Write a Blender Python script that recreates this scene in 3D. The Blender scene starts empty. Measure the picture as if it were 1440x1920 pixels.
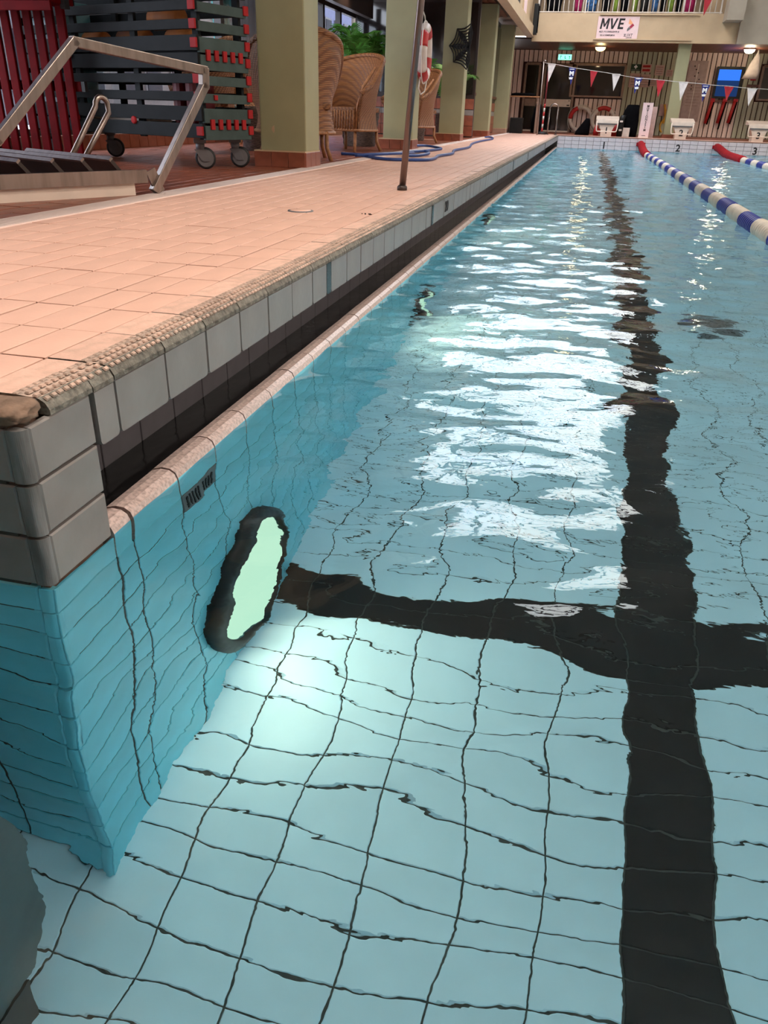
import bpy, bmesh, math, random
from mathutils import Vector, Matrix, Euler
random.seed(7)
SC = bpy.context.scene
COL = SC.collection
# ------------------------------------------------------------------ camera
F, YAW, PITCH, ROLL = 1424.94, -.2214, -.4845, .0326
CAM = Vector((.815, -.9657, .7685))
_f = Vector((math.sin(YAW)*math.cos(PITCH), math.cos(YAW)*math.cos(PITCH), math.sin(PITCH)))
_r = Vector((math.cos(YAW), -math.sin(YAW), 0)); _u = _r.cross(_f)
RIGHT = math.cos(ROLL)*_r + math.sin(ROLL)*_u
UP = -math.sin(ROLL)*_r + math.cos(ROLL)*_u
cd = bpy.data.cameras.new('camera'); co = bpy.data.objects.new('camera', cd); COL.objects.link(co)
M = Matrix.Identity(4)
for i in range(3):
    M[i][0], M[i][1], M[i][2], M[i][3] = RIGHT[i], UP[i], -_f[i], CAM[i]
co.matrix_world = M
cd.sensor_fit = 'VERTICAL'; cd.sensor_height = 24; cd.sensor_width = 18
cd.lens = 24*F/1920; cd.clip_start = .02; cd.clip_end = 300
SC.camera = co
# ------------------------------------------------------------------ world and exposure
SC.view_settings.view_transform = 'Standard'; SC.view_settings.look = 'None'
SC.view_settings.gamma = 1; SC.view_settings.use_curve_mapping = False
SC.view_settings.exposure = 0.22
W = bpy.data.worlds.new('overcast_sky'); SC.world = W; W.use_nodes = True
wn, wl = W.node_tree.nodes, W.node_tree.links
wn.clear()
wo = wn.new('ShaderNodeOutputWorld'); wb = wn.new('ShaderNodeBackground')
tc = wn.new('ShaderNodeTexCoord'); nz = wn.new('ShaderNodeTexNoise'); rp = wn.new('ShaderNodeValToRGB')
nz.inputs['Scale'].default_value = 3.2; nz.inputs['Detail'].default_value = 5
rp.color_ramp.elements[0].position = .38; rp.color_ramp.elements[0].color = (.78, .86, 1, 1)
rp.color_ramp.elements[1].position = .62; rp.color_ramp.elements[1].color = (1, .97, .93, 1)
wl.new(tc.outputs['Generated'], nz.inputs['Vector']); wl.new(nz.outputs['Fac'], rp.inputs['Fac'])
wl.new(rp.outputs['Color'], wb.inputs['Color']); wb.inputs['Strength'].default_value = 6.0
wl.new(wb.outputs[0], wo.inputs['Surface'])

def lamp(name, kind, loc, power, color, size=None, size_y=None, rot=(0, 0, 0), spot=None):
    d = bpy.data.lights.new(name, kind); d.energy = power; d.color = color
    if kind == 'AREA':
        d.size = size
        if size_y: d.shape = 'RECTANGLE'; d.size_y = size_y
    elif size: d.shadow_soft_size = size
    if spot: d.spot_size = spot; d.spot_blend = .6
    o = bpy.data.objects.new(name, d); o.location = loc; o.rotation_euler = rot; COL.objects.link(o); return o

# ------------------------------------------------------------------ pixel helpers (real planes)
def ray(x, y): return ((x-720)/F)*RIGHT - ((y-960)/F)*UP + _f
def at_z(x, y, z): d = ray(x, y); return CAM + d*((z-CAM.z)/d.z)
def at_y(x, y, Y): d = ray(x, y); return CAM + d*((Y-CAM.y)/d.y)
def at_x(x, y, X): d = ray(x, y); return CAM + d*((X-CAM.x)/d.x)
def far(x, y, Y):
    p = at_y(x, y, Y); p.z -= (.05-.02*p.x)*max(0, 1-(p.z-.33)/2.6); return p

# ------------------------------------------------------------------ materials
def rgb(r, g, b):     # sRGB 0-255 -> linear
    return tuple(((c/255)/12.92 if c/255 <= .04045 else ((c/255+.055)/1.055)**2.4) for c in (r, g, b)) + (1,)
def mat(name, color, rough=.5, metal=0, var=.12, scale=8, bump=0, bscale=60, spec=.5, coat=0, emit=None, estr=0, c2=None, stretch=None):
    m = bpy.data.materials.new(name); m.use_nodes = True; n, l = m.node_tree.nodes, m.node_tree.links
    b = n['Principled BSDF']; b.inputs['Roughness'].default_value = rough; b.inputs['Metallic'].default_value = metal
    b.inputs['Specular IOR Level'].default_value = spec; b.inputs['Coat Weight'].default_value = coat
    t = n.new('ShaderNodeTexCoord'); src = t.outputs['Object']
    if stretch:
        mp = n.new('ShaderNodeMapping'); mp.inputs['Scale'].default_value = stretch; l.new(src, mp.inputs['Vector']); src = mp.outputs[0]
    z = n.new('ShaderNodeTexNoise'); z.inputs['Scale'].default_value = scale; z.inputs['Detail'].default_value = 4
    l.new(src, z.inputs['Vector'])
    r = n.new('ShaderNodeValToRGB'); a = c2 or tuple(c*(1-var*2) for c in color[:3])+(1,)
    r.color_ramp.elements[0].color = a; r.color_ramp.elements[0].position = .3
    r.color_ramp.elements[1].color = color; r.color_ramp.elements[1].position = .6
    oi = n.new('ShaderNodeObjectInfo'); hs = n.new('ShaderNodeHueSaturation'); mr = n.new('ShaderNodeMapRange')
    mr.inputs['To Min'].default_value = 1-var*.7; mr.inputs['To Max'].default_value = 1+var*.5
    l.new(oi.outputs['Random'], mr.inputs['Value']); l.new(mr.outputs[0], hs.inputs['Value'])
    l.new(z.outputs['Fac'], r.inputs['Fac']); l.new(r.outputs['Color'], hs.inputs['Color']); l.new(hs.outputs[0], b.inputs['Base Color'])
    if bump:
        z2 = n.new('ShaderNodeTexNoise'); z2.inputs['Scale'].default_value = bscale; z2.inputs['Detail'].default_value = 3
        l.new(src, z2.inputs['Vector']); bp = n.new('ShaderNodeBump'); bp.inputs['Strength'].default_value = bump; bp.inputs['Distance'].default_value = .01
        l.new(z2.outputs['Fac'], bp.inputs['Height']); l.new(bp.outputs[0], b.inputs['Normal'])
    if emit: b.inputs['Emission Color'].default_value = emit; b.inputs['Emission Strength'].default_value = estr
    return m
m_deck = mat('deck_tile_glaze', (.73, .445, .35, 1), .42, var=.06, scale=5, bump=.06, bscale=90, spec=.3)
m_grout = mat('tile_grout', (.20, .11, .075, 1), .9, var=.2, scale=30)
m_cope = mat('coping_tile', (.70, .44, .35, 1), .55, var=.1, scale=30, bump=.2, bscale=120, c2=(.56, .36, .28, 1))
m_copegrime = mat('coping_grip_band', (.50, .36, .29, 1), .7, var=.2, scale=55, bump=.3, bscale=140, c2=(.22, .17, .14, 1))
m_nub = mat('coping_nub', (.56, .38, .30, 1), .6, var=.25, scale=35, c2=(.25, .2, .16, 1))
m_copeedge = mat('coping_edge_grime', (.20, .18, .15, 1), .8, var=.3, scale=60, bump=.4, bscale=150, c2=(.07, .062, .05, 1))
m_patch = mat('mortar_patch', (.26, .165, .115, 1), .9, var=.25, scale=18, bump=.8, bscale=30)
m_white = mat('shaded_white_glaze', (.25, .225, .215, 1), .3, var=.08, scale=9, bump=.04, bscale=50)  # white tile greyed: the shade on the fascia is put into this colour
m_whitegrime = mat('worn_white_tile', (.25, .235, .23, 1), .4, var=.3, scale=45, bump=.15, bscale=90, c2=(.12, .11, .10, 1), stretch=(1, 1, .15))
m_stripe = mat('dark_green_tile', (.02, .035, .04, 1), .25)
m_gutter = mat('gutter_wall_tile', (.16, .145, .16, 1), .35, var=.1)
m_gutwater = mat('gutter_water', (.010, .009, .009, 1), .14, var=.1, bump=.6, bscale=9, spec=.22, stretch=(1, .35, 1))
m_lip = mat('lip_tile', (.62, .47, .43, 1), .3, var=.1, scale=110, c2=(.34, .25, .22, 1))
m_pool = mat('pool_floor_tile', (.82, .90, .98, 1), .35, var=.05, scale=4)
m_pwall = mat('pool_wall_tile', (.22, .66, .78, 1), .35, var=.08, scale=5)
m_pblack = mat('lane_line_tile', (.018, .011, .011, 1), .5, var=.1, spec=.15)
m_pgrout = mat('pool_grout', (.055, .05, .045, 1), .8)
m_terra = mat('terracotta_tile', (.30, .085, .045, 1), .36, var=.2, scale=6, bump=.05, bscale=60)
m_tgrout = mat('terracotta_grout', (.42, .24, .17, 1), .8)
m_green = mat('sage_column_paint', (.325, .31, .175, 1), .55, var=.05, scale=3, bump=.1, bscale=140)
m_cream = mat('cream_render', (.54, .385, .235, 1), .6, var=.05, scale=3, bump=.1, bscale=120)
m_greyw = mat('grey_painted_wall', (.45, .38, .30, 1), .6, var=.08, scale=2)
m_wood = mat('brown_stained_wood', (.16, .045, .02, 1), .45, var=.3, scale=14, stretch=(1, .08, 1))
m_dark = mat('dark_frame_wood', (.022, .012, .010, 1), .4)
m_slatg = mat('grey_green_wall_slat', (.47, .46, .33, 1), .5, var=.16, scale=10, stretch=(1, 1, .1))
m_slat = mat('painted_wall_slat', (.82, .63, .56, 1), .5, var=.14, scale=10, stretch=(1, 1, .1))
m_slatback = mat('slat_gap_board', (.05, .015, .012, 1), .8)
m_steel = mat('brushed_stainless', (.33, .27, .24, 1), .32, metal=1, var=.15, scale=30, stretch=(1, 1, .1))
m_pole = mat('dull_steel_pole', (.22, .17, .155, 1), .35, metal=1, var=.15, scale=30, stretch=(1, 1, .1))
m_steeld = mat('shaded_stainless_tread', (.055, .042, .038, 1), .4, metal=.5, var=.2)  # dark copy of the steel, the treads' shade put into its colour
m_red = mat('red_plastic', (.10, .0016, .003, 1), .6, var=.15, spec=.06)
m_redcap = mat('red_end_cap', (.36, .022, .024, 1), .6, var=.1, spec=.12)
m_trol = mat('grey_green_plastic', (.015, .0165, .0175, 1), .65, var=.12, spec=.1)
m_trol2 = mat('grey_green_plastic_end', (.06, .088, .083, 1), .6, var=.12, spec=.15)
m_rubber = mat('black_rubber', (.012, .012, .013, 1), .6)
m_greyp = mat('grey_plastic', (.16, .15, .155, 1), .5)
m_wickd = mat('dark_basket_weave', (.12, .075, .06, 1), .7, var=.4, scale=80, bump=.8, bscale=100, stretch=(.3, .3, 1.5))
m_cane = mat('cane_pole', (.38, .17, .07, 1), .5, var=.2, scale=30)
m_leaf = mat('palm_leaf', (.10, .33, .045, 1), .45, var=.3, scale=3)
m_stem = mat('palm_stem', (.12, .16, .05, 1), .6)
m_soil = mat('potting_soil', (.03, .02, .014, 1), .95)
m_blue = mat('blue_hose', (.015, .06, .26, 1), .4, var=.15)
m_ropeblue = mat('lane_float_blue', (.02, .035, .30, 1), .35)
m_ropewhite = mat('lane_float_white', (.80, .70, .58, 1), .35)
m_ropered = mat('red_sleeve_cloth', (.34, .004, .012, 1), .8, spec=.2)
m_rope = mat('white_cord', (.75, .70, .64, 1), .8)
m_black = mat('black_fabric', (.004, .004, .005, 1), .9, var=.2, spec=.06)
m_blackpl = mat('black_plastic', (.010, .010, .010, 1), .45, spec=.25)
m_offw = mat('white_fibreglass', (.78, .64, .54, 1), .35, var=.06)
m_paper = mat('paper_notice', (.55, .36, .32, 1), .7, var=.08)
m_pink = mat('pink_white_banner', (.78, .56, .55, 1), .6, var=.04)
m_ink = mat('black_ink', (.012, .008, .010, 1), .7, var=0)
m_orange = mat('orange_foam', (.42, .13, .02, 1), .6)
m_redfoam = mat('dark_red_foam', (.20, .012, .02, 1), .55)
m_teal = mat('teal_plastic_box', (.05, .16, .19, 1), .4)
m_board = mat('perforated_board', (.42, .30, .28, 1), .55, var=.1)
m_ring = mat('orange_red_ring_cover', (.50, .02, .02, 1), .5)
m_ringw = mat('ring_white_band', (.72, .62, .56, 1), .5)
m_bluefl = mat('blue_pennant_cloth', (.012, .02, .22, 1), .7)
m_whitefl = mat('white_pennant_cloth', (.75, .68, .66, 1), .7)
m_redfl = mat('red_pennant_cloth', (.42, .012, .025, 1), .7)
m_wglyph = mat('white_print', (.85, .85, .88, 1), .7, var=0)
m_yellow = mat('yellow_hose', (.60, .30, .02, 1), .5)
m_alum = mat('painted_aluminium_frame', (.30, .19, .14, 1), .45, metal=.3)
m_ceil = mat('hall_ceiling_boards', (.34, .25, .19, 1), .7, var=.1, scale=3)
m_snow = mat('snowy_street', (.85, .85, .88, 1), .8)
m_fac = mat('street_facade', (.085, .08, .10, 1), .8, var=.15, scale=1.5)
m_facp = mat('pale_curtain', (.50, .52, .56, 1), .8, var=.1, scale=2, stretch=(6, 6, .3))
m_tealc = mat('turquoise_curtain', (.06, .34, .33, 1), .8, var=.35, scale=7)
m_hpane = mat('dull_street_pane', (.012, .012, .018, 1), .6, spec=.05)
m_hframe = mat('dull_street_frame', (.06, .055, .06, 1), .7)
m_sblue = mat('shop_sign_blue', (.03, .09, .35, 1), .5)
m_dglass = mat('dark_reflecting_pane', (.015, .012, .012, 1), .06, spec=.7, var=0)
m_foot = mat('hall_wall_paint', (.42, .36, .30, 1), .7)

def emission(name, color, strength):
    m = bpy.data.materials.new(name); m.use_nodes = True; n, l = m.node_tree.nodes, m.node_tree.links
    n.clear(); e = n.new('ShaderNodeEmission'); e.inputs[0].default_value = color; e.inputs[1].default_value = strength
    o = n.new('ShaderNodeOutputMaterial'); l.new(e.outputs[0], o.inputs[0]); return m
m_bulb = emission('warm_lamp_glass', (1, .72, .22, 1), 9)
m_bulbw = emission('white_lamp_glass', (1, .86, .62, 1), 14)
m_spot = emission('spot_lamp_glass', (1, .85, .65, 1), 10)
m_exit = emission('exit_sign_glass', (.16, .80, .52, 1), 2.6)
m_screen1 = emission('screen_sky_blue', (.04, .20, .95, 1), 1.0)
m_screen2 = emission('screen_dark_blue', (.012, .035, .12, 1), 1.0)
m_lens = emission('underwater_lens', (.70, 1, .72, 1), .8)

def glass(name, tint=(.93, .96, 1, 1), refl=.12):
    m = bpy.data.materials.new(name); m.use_nodes = True; n, l = m.node_tree.nodes, m.node_tree.links; n.clear()
    t = n.new('ShaderNodeBsdfTransparent'); t.inputs[0].default_value = tint
    g = n.new('ShaderNodeBsdfGlossy'); g.inputs['Roughness'].default_value = .02
    lw = n.new('ShaderNodeLayerWeight'); lw.inputs[0].default_value = .5
    pw = n.new('ShaderNodeMath'); pw.operation = 'POWER'; pw.inputs[1].default_value = 4; l.new(lw.outputs['Facing'], pw.inputs[0])
    fr = n.new('ShaderNodeMath'); fr.operation = 'MULTIPLY_ADD'; fr.inputs[1].default_value = .6; fr.inputs[2].default_value = .03; l.new(pw.outputs[0], fr.inputs[0])
    x = n.new('ShaderNodeMixShader'); o = n.new('ShaderNodeOutputMaterial')
    l.new(fr.outputs[0], x.inputs[0]); l.new(t.outputs[0], x.inputs[1]); l.new(g.outputs[0], x.inputs[2]); l.new(x.outputs[0], o.inputs[0])
    return m
m_glass = glass('window_glass')

def water_mat():
    m = bpy.data.materials.new('pool_water'); m.use_nodes = True; n, l = m.node_tree.nodes, m.node_tree.links; n.clear()
    g = n.new('ShaderNodeBsdfGlass'); g.inputs['IOR'].default_value = 1.333; g.inputs['Roughness'].default_value = 0
    g.inputs['Color'].default_value = (.93, .99, 1, 1)
    o = n.new('ShaderNodeOutputMaterial'); tcx = n.new('ShaderNodeTexCoord')
    def noise(scale, st, detail=2, rough=.5, dist=0):
        mp = n.new('ShaderNodeMapping'); mp.inputs['Scale'].default_value = st; mp.inputs['Rotation'].default_value = (0, 0, .25)
        l.new(tcx.outputs['Object'], mp.inputs['Vector'])
        z = n.new('ShaderNodeTexNoise'); z.inputs['Scale'].default_value = scale; z.inputs['Detail'].default_value = detail
        z.inputs['Roughness'].default_value = rough; z.inputs['Distortion'].default_value = dist
        l.new(mp.outputs[0], z.inputs['Vector']); return z.outputs['Fac']
    def math_(op, a, b):
        x = n.new('ShaderNodeMath'); x.operation = op
        for i, v in enumerate((a, b)):
            if isinstance(v, (int, float)): x.inputs[i].default_value = v
            else: l.new(v, x.inputs[i])
        return x.outputs[0]
    # gentle swell everywhere, livelier chop further up the pool
    sep = n.new('ShaderNodeSeparateXYZ'); l.new(tcx.outputs['Object'], sep.inputs[0])
    ramp = n.new('ShaderNodeMapRange'); ramp.inputs['From Min'].default_value = -.2; ramp.inputs['From Max'].default_value = 3.5
    ramp.inputs['To Min'].default_value = .18; ramp.inputs['To Max'].default_value = 1.0; l.new(sep.outputs['Y'], ramp.inputs['Value'])
    # the swell is modelled in the mesh; only the finest ripple is relief here
    h = math_('MULTIPLY', math_('MULTIPLY', noise(26, (.8, 1.2, 1), 2, .5, .4), .0018), ramp.outputs[0])
    bp = n.new('ShaderNodeBump'); bp.inputs['Strength'].default_value = 1; bp.inputs['Distance'].default_value = 1
    l.new(h, bp.inputs['Height']); l.new(bp.outputs[0], g.inputs['Normal']); l.new(g.outputs[0], o.inputs[0])
    va = n.new('ShaderNodeVolumeAbsorption'); va.inputs['Color'].default_value = (.42, .87, .97, 1); va.inputs['Density'].default_value = .26
    l.new(va.outputs[0], o.inputs['Volume'])
    return m
m_water = water_mat()
def weave(name, c1, c2, sz, sa):
    m = bpy.data.materials.new(name); m.use_nodes = True; n, l = m.node_tree.nodes, m.node_tree.links
    b = n['Principled BSDF']; b.inputs['Roughness'].default_value = .55
    t = n.new('ShaderNodeTexCoord'); outs = []
    for d_, sc in (('Z', sz), ('DIAGONAL', sa)):
        w = n.new('ShaderNodeTexWave'); w.bands_direction = d_; w.inputs['Scale'].default_value = sc; w.inputs['Distortion'].default_value = .35; w.inputs['Detail'].default_value = 0
        l.new(t.outputs['Object'], w.inputs['Vector']); outs.append(w.outputs['Fac'])
    mu = n.new('ShaderNodeMath'); mu.operation = 'MULTIPLY'; l.new(outs[0], mu.inputs[0]); l.new(outs[1], mu.inputs[1])
    r = n.new('ShaderNodeValToRGB'); r.color_ramp.elements[0].color = c2; r.color_ramp.elements[1].color = c1; r.color_ramp.elements[1].position = .55
    l.new(mu.outputs[0], r.inputs['Fac']); l.new(r.outputs['Color'], b.inputs['Base Color'])
    bp = n.new('ShaderNodeBump'); bp.inputs['Strength'].default_value = .7; bp.inputs['Distance'].default_value = .006
    l.new(mu.outputs[0], bp.inputs['Height']); l.new(bp.outputs[0], b.inputs['Normal']); return m
m_wick = weave('wicker_weave', (.34, .15, .055, 1), (.14, .05, .017, 1), 24, 13)

# ------------------------------------------------------------------ mesh helpers
class MB:
    def __init__(s): s.v = []; s.f = []; s.mi = []; s.mats = []; s.cur = 0; s.sm = []; s.smooth = False
    def use(s, m):
        if m not in s.mats: s.mats.append(m)
        s.cur = s.mats.index(m); return s
    def add(s, vs, fs):
        o = len(s.v); s.v += [Vector(v) for v in vs]
        for f in fs: s.f.append([i+o for i in f]); s.mi.append(s.cur); s.sm.append(s.smooth)
        return s
    def box(s, c, d, rz=0, rot=None, ch=0):
        x, y, z = [k/2 for k in d]; R = rot or Matrix.Rotation(rz, 3, 'Z'); c = Vector(c)
        if not ch:
            vs = [(i*x, j*y, k*z) for k in (-1, 1) for j in (-1, 1) for i in (-1, 1)]
            fs = [(0, 2, 3, 1), (4, 5, 7, 6), (0, 1, 5, 4), (2, 6, 7, 3), (0, 4, 6, 2), (1, 3, 7, 5)]
            return s.add([c+R@Vector(v) for v in vs], fs)
        bm = bmesh.new(); bmesh.ops.create_cube(bm, size=1)
        for v in bm.verts: v.co = Vector((v.co.x*d[0], v.co.y*d[1], v.co.z*d[2]))
        bmesh.ops.bevel(bm, geom=bm.edges[:], offset=ch, segments=2, affect='EDGES', profile=.6)
        bm.verts.index_update()
        s.add([c+R@v.co for v in bm.verts], [[v.index for v in f.verts] for f in bm.faces]); bm.free(); return s
    def tube(s, pts, r, n=8, close=False, radii=None):
        pts = [Vector(p) for p in pts]; N = len(pts); rings = []; prev = None
        for i, p in enumerate(pts):
            if close: t = pts[(i+1) % N]-pts[i-1]
            else: t = pts[min(i+1, N-1)]-pts[max(i-1, 0)]
            t.normalize()
            if prev is None: a = Vector((0, 0, 1)) if abs(t.z) < .9 else Vector((1, 0, 0))
            else: a = prev
            b = t.cross(a).normalized(); a = b.cross(t).normalized(); prev = a
            rr = radii[i] if radii else r
            rings.append([p+(a*math.cos(q)+b*math.sin(q))*rr for q in [2*math.pi*(k+.5)/n for k in range(n)]])
        vs = [v for g in rings for v in g]; fs = []
        for i in range(N if close else N-1):
            j = (i+1) % N
            for k in range(n): fs.append((i*n+k, j*n+k, j*n+(k+1) % n, i*n+(k+1) % n))
        if not close: fs += [tuple(range(n)), tuple(range((N-1)*n, N*n))[::-1]]
        old = s.smooth; s.smooth = n > 4; s.add(vs, fs); s.smooth = old; return s
    def lathe(s, prof, c=(0, 0, 0), n=16, R=None, cap=True):
        c = Vector(c); vs = []; fs = []
        for r, z in prof:
            for k in range(n):
                q = 2*math.pi*k/n; v = Vector((r*math.cos(q), r*math.sin(q), z)); vs.append(c+(R@v if R else v))
        for i in range(len(prof)-1):
            for k in range(n): fs.append((i*n+k, i*n+(k+1) % n, (i+1)*n+(k+1) % n, (i+1)*n+k))
        if cap: fs += [tuple(range(n))[::-1], tuple(range((len(prof)-1)*n, len(prof)*n))]
        old = s.smooth; s.smooth = True; s.add(vs, fs); s.smooth = old; return s
    def prism(s, poly, axis, a, b):
        # poly: 2D outline; axis 'x','y','z' extrusion from a to b
        def mk(p, t): return {'x': (t, p[0], p[1]), 'y': (p[0], t, p[1]), 'z': (p[0], p[1], t)}[axis]
        n = len(poly); vs = [mk(p, a) for p in poly]+[mk(p, b) for p in poly]
        fs = [tuple(range(n))[::-1], tuple(range(n, 2*n))]+[(i, (i+1) % n, n+(i+1) % n, n+i) for i in range(n)]
        return s.add(vs, fs)
    def mesh(s, name, origin=(0, 0, 0)):
        o = Vector(origin); me = bpy.data.meshes.new(name)
        me.from_pydata([tuple(v-o) for v in s.v], [], s.f)
        for m in s.mats: me.materials.append(m)
        me.polygons.foreach_set('material_index', s.mi); me.polygons.foreach_set('use_smooth', s.sm)
        bm = bmesh.new(); bm.from_mesh(me); bmesh.ops.recalc_face_normals(bm, faces=bm.faces[:]); bm.to_mesh(me); bm.free()
        me.update(); return me
def wloc(o):
    v = Vector((0, 0, 0))
    while o: v += o.location; o = o.parent
    return v
def build(mb, name, m=None, parent=None, label=None, loc=None):
    if m and not mb.mats: mb.mats = [m]; 
    org = wloc(parent) if parent else Vector((0, 0, 0))
    o = bpy.data.objects.new(name, mb.mesh(name, org)); COL.objects.link(o)
    if parent: o.parent = parent
    if label: o['label'] = label
    return o
def tag(o, label=None, cat=None, group=None, kind=None):
    for k, v in (('label', label), ('category', cat), ('group', group), ('kind', kind)):
        if v: o[k] = v
    return o
def thing(name, label, cat, loc=(0, 0, 0), group=None):
    o = bpy.data.objects.new(name, None); o.location = loc; o.empty_display_size = .1; COL.objects.link(o); return tag(o, label, cat, group)
def struct(mb, name, m=None, parent=None): o = build(mb, name, m, parent); o['kind'] = 'structure'; return o
def inst(name, me, loc, parent=None, rz=0, rot=None):
    o = bpy.data.objects.new(name, me); o.location = loc
    o.rotation_euler = rot or (0, 0, rz)
    COL.objects.link(o); o.parent = parent; return o
def copy_tree(o, parent=None):
    c = o.copy(); COL.objects.link(c); c.parent = parent
    for ch in list(o.children): copy_tree(ch, c)
    return c
def box(c, d, m, name, parent=None, rz=0, ch=0, label=None, rot=None):
    return build(MB().use(m).box(c, d, rz, rot, ch), name, None, parent, label)
def text(s, size, loc, rot, m, parent, sx=1, bold=.0, ext=.002, spacing=1, shear=0):
    c = bpy.data.curves.new('lettering', 'FONT'); c.body = s; c.size = size; c.extrude = ext; c.offset = bold
    c.align_x = 'CENTER'; c.align_y = 'CENTER'; c.space_character = spacing; c.materials.append(m); c.shear = shear
    t = bpy.data.objects.new('lettering_curve', c); me = bpy.data.meshes.new_from_object(t); bpy.data.objects.remove(t)
    o = bpy.data.objects.new('lettering', me); COL.objects.link(o); o.parent = parent
    o.location = Vector(loc)-(wloc(parent) if parent else Vector()); o.rotation_euler = rot; o.scale = (sx, 1, 1); return o
FACE = (math.pi/2, 0, 0)       # text plane facing -y
def tile_mesh(name, m, sx, sy, h=.012, ch=.0025, side=None):
    x, y = sx/2, sy/2; b = MB().use(m)
    vs = [(-x, -y, -h), (x, -y, -h), (x, y, -h), (-x, y, -h), (-x, -y, -ch), (x, -y, -ch), (x, y, -ch), (-x, y, -ch),
          (-x+ch, -y+ch, 0), (x-ch, -y+ch, 0), (x-ch, y-ch, 0), (-x+ch, y-ch, 0)]
    fs = [(8, 9, 10, 11)]+[(i+4, (i+1) % 4+4, (i+1) % 4+8, i+8) for i in range(4)]+[(i, (i+1) % 4, (i+1) % 4+4, i+4) for i in range(4)]
    b.add(vs, fs); return b.mesh(name)
def tile_field(parent, cells, cap=300, name='tile'):
    """cells: (mesh, location, rotation matrix); the nearest cap become parts, the rest one part of kind stuff."""
    cells = sorted(cells, key=lambda c: (Vector(c[1])-CAM).length)
    for me, p, R in cells[:cap]:
        o = bpy.data.objects.new(name, me); o.location = p
        o.rotation_euler = R.to_euler() if R else (0, 0, 0); COL.objects.link(o); o.parent = parent
    rest = cells[cap:]
    if not rest: return
    cache = {}; mats = []; vs = []; fs = []; mi = []
    for me, p, R in rest:
        if me.name not in cache:
            cache[me.name] = ([v.co.copy() for v in me.vertices], [tuple(f.vertices) for f in me.polygons], me.materials[0])
        v0, f0, m0 = cache[me.name]
        if m0 not in mats: mats.append(m0)
        o = len(vs); P = Vector(p); k = mats.index(m0)
        vs += [tuple(P+(R@v if R else v)) for v in v0]
        for f in f0: fs.append([i+o for i in f]); mi.append(k)
    me = bpy.data.meshes.new('tiles_beyond'); me.from_pydata(vs, [], fs)
    for m in mats: me.materials.append(m)
    me.polygons.foreach_set('material_index', mi); me.update()
    o = bpy.data.objects.new('tile_surface', me); COL.objects.link(o); o.parent = parent; o['kind'] = 'stuff'
RX = Matrix.Rotation(math.pi/2, 3, 'X')      # tile face -> -y  (local z -> -y, local y -> z)
RY = Matrix.Rotation(math.pi/2, 3, 'Z') @ Matrix.Rotation(math.pi/2, 3, 'X')   # face +x, local x -> y, local y -> z
def jit(a=.0025): return Matrix.Rotation(random.uniform(-a, a), 3, 'X') @ Matrix.Rotation(random.uniform(-a, a), 3, 'Y')

D = .332          # deck height above the water
L = 23.65         # far pool wall
PW = 12.4         # pool width
A0 = .2754        # first full tile joint along the pool
# ================================================================== POOL BASIN
fl = struct(MB().use(m_pgrout).box((PW/2-.7, L/2-.7, -1.3028), (PW+1.5, L+1.5, .2)), 'floor_pool')
t_f = tile_mesh('pool_floor_tile', m_pool, .1953, .0955, .02, .002)
t_fb = tile_mesh('pool_line_tile', m_pblack, .1953, .0955, .02, .002)
t_fh = tile_mesh('pool_floor_half_tile', m_pool, .129, .094, .02, .002)
cells = []
for i in range(-7, 42):
    x = 1.235+.2*(i-6)
    for j in range(-15, 240):
        y = .1+.1*j
        if y > L-.04: continue
        if y > 6 and x > 5.5: continue
        line = abs(x-1.235) < .05 or (.95 < y < 1.15 and 0 < x < 2.42)
        cells.append((t_fb if line else t_f, (x, y, -1.2), jit(.003)))
tile_field(fl, cells)
# far floor beyond the tiled field, plain slab with the lane lines as strips
far_fl = MB().use(m_pool).box((9, 15, -1.205), (6.9, 17.8, .02))
build(far_fl, 'floor_slab', None, fl)

# left pool wall (x = 0) under the overflow lip
wl_ = struct(MB().use(m_pgrout).box((-.0575, L/2+.02, -.66), (.112, L-.04, 1.1)), 'wall_pool_left')
t_w = tile_mesh('pool_wall_tile', m_pwall, .1953, .0955, .006, .0015)
t_wh = tile_mesh('pool_wall_half_tile', m_pwall, .066, .095, .006, .002)
t_wc = tile_mesh('pool_wall_corner_tile', m_pwall, .1953, .0955, .006, .0015)
cells = []
for r in range(11):
    z = -.155-.1*r
    cells.append((t_wh, (0, .24, z), RY)); cells.append((t_wc, (0, .1025, z), RY))
    for j in range(117):
        y = A0+.1+.2*j
        if r == 0 and j == 1: continue
        lm = .4 < y < 1.1 and r in (6, 7, 8, 9)
        cells.append((t_w, (0, y, z), RY @ jit(.004)))
for y, sz in ((.1025, .195),): cells.append((t_wc, (0, y, -.055), RY))
tile_field(wl_, cells)
g = thing('inlet_grate', 'grey slotted inlet grate set in the turquoise pool wall', 'grate', (0, .575, -.155))
gm = MB().use(m_greyp).box((-.003, .575, -.155), (.008, .195, .094), ch=.002)
build(gm, 'grate_plate', None, g)
for k in range(10):
    if k != 5: box((.002, .495+.017*k, -.155), (.004, .006, .062), m_blackpl, 'slot', g)
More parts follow.
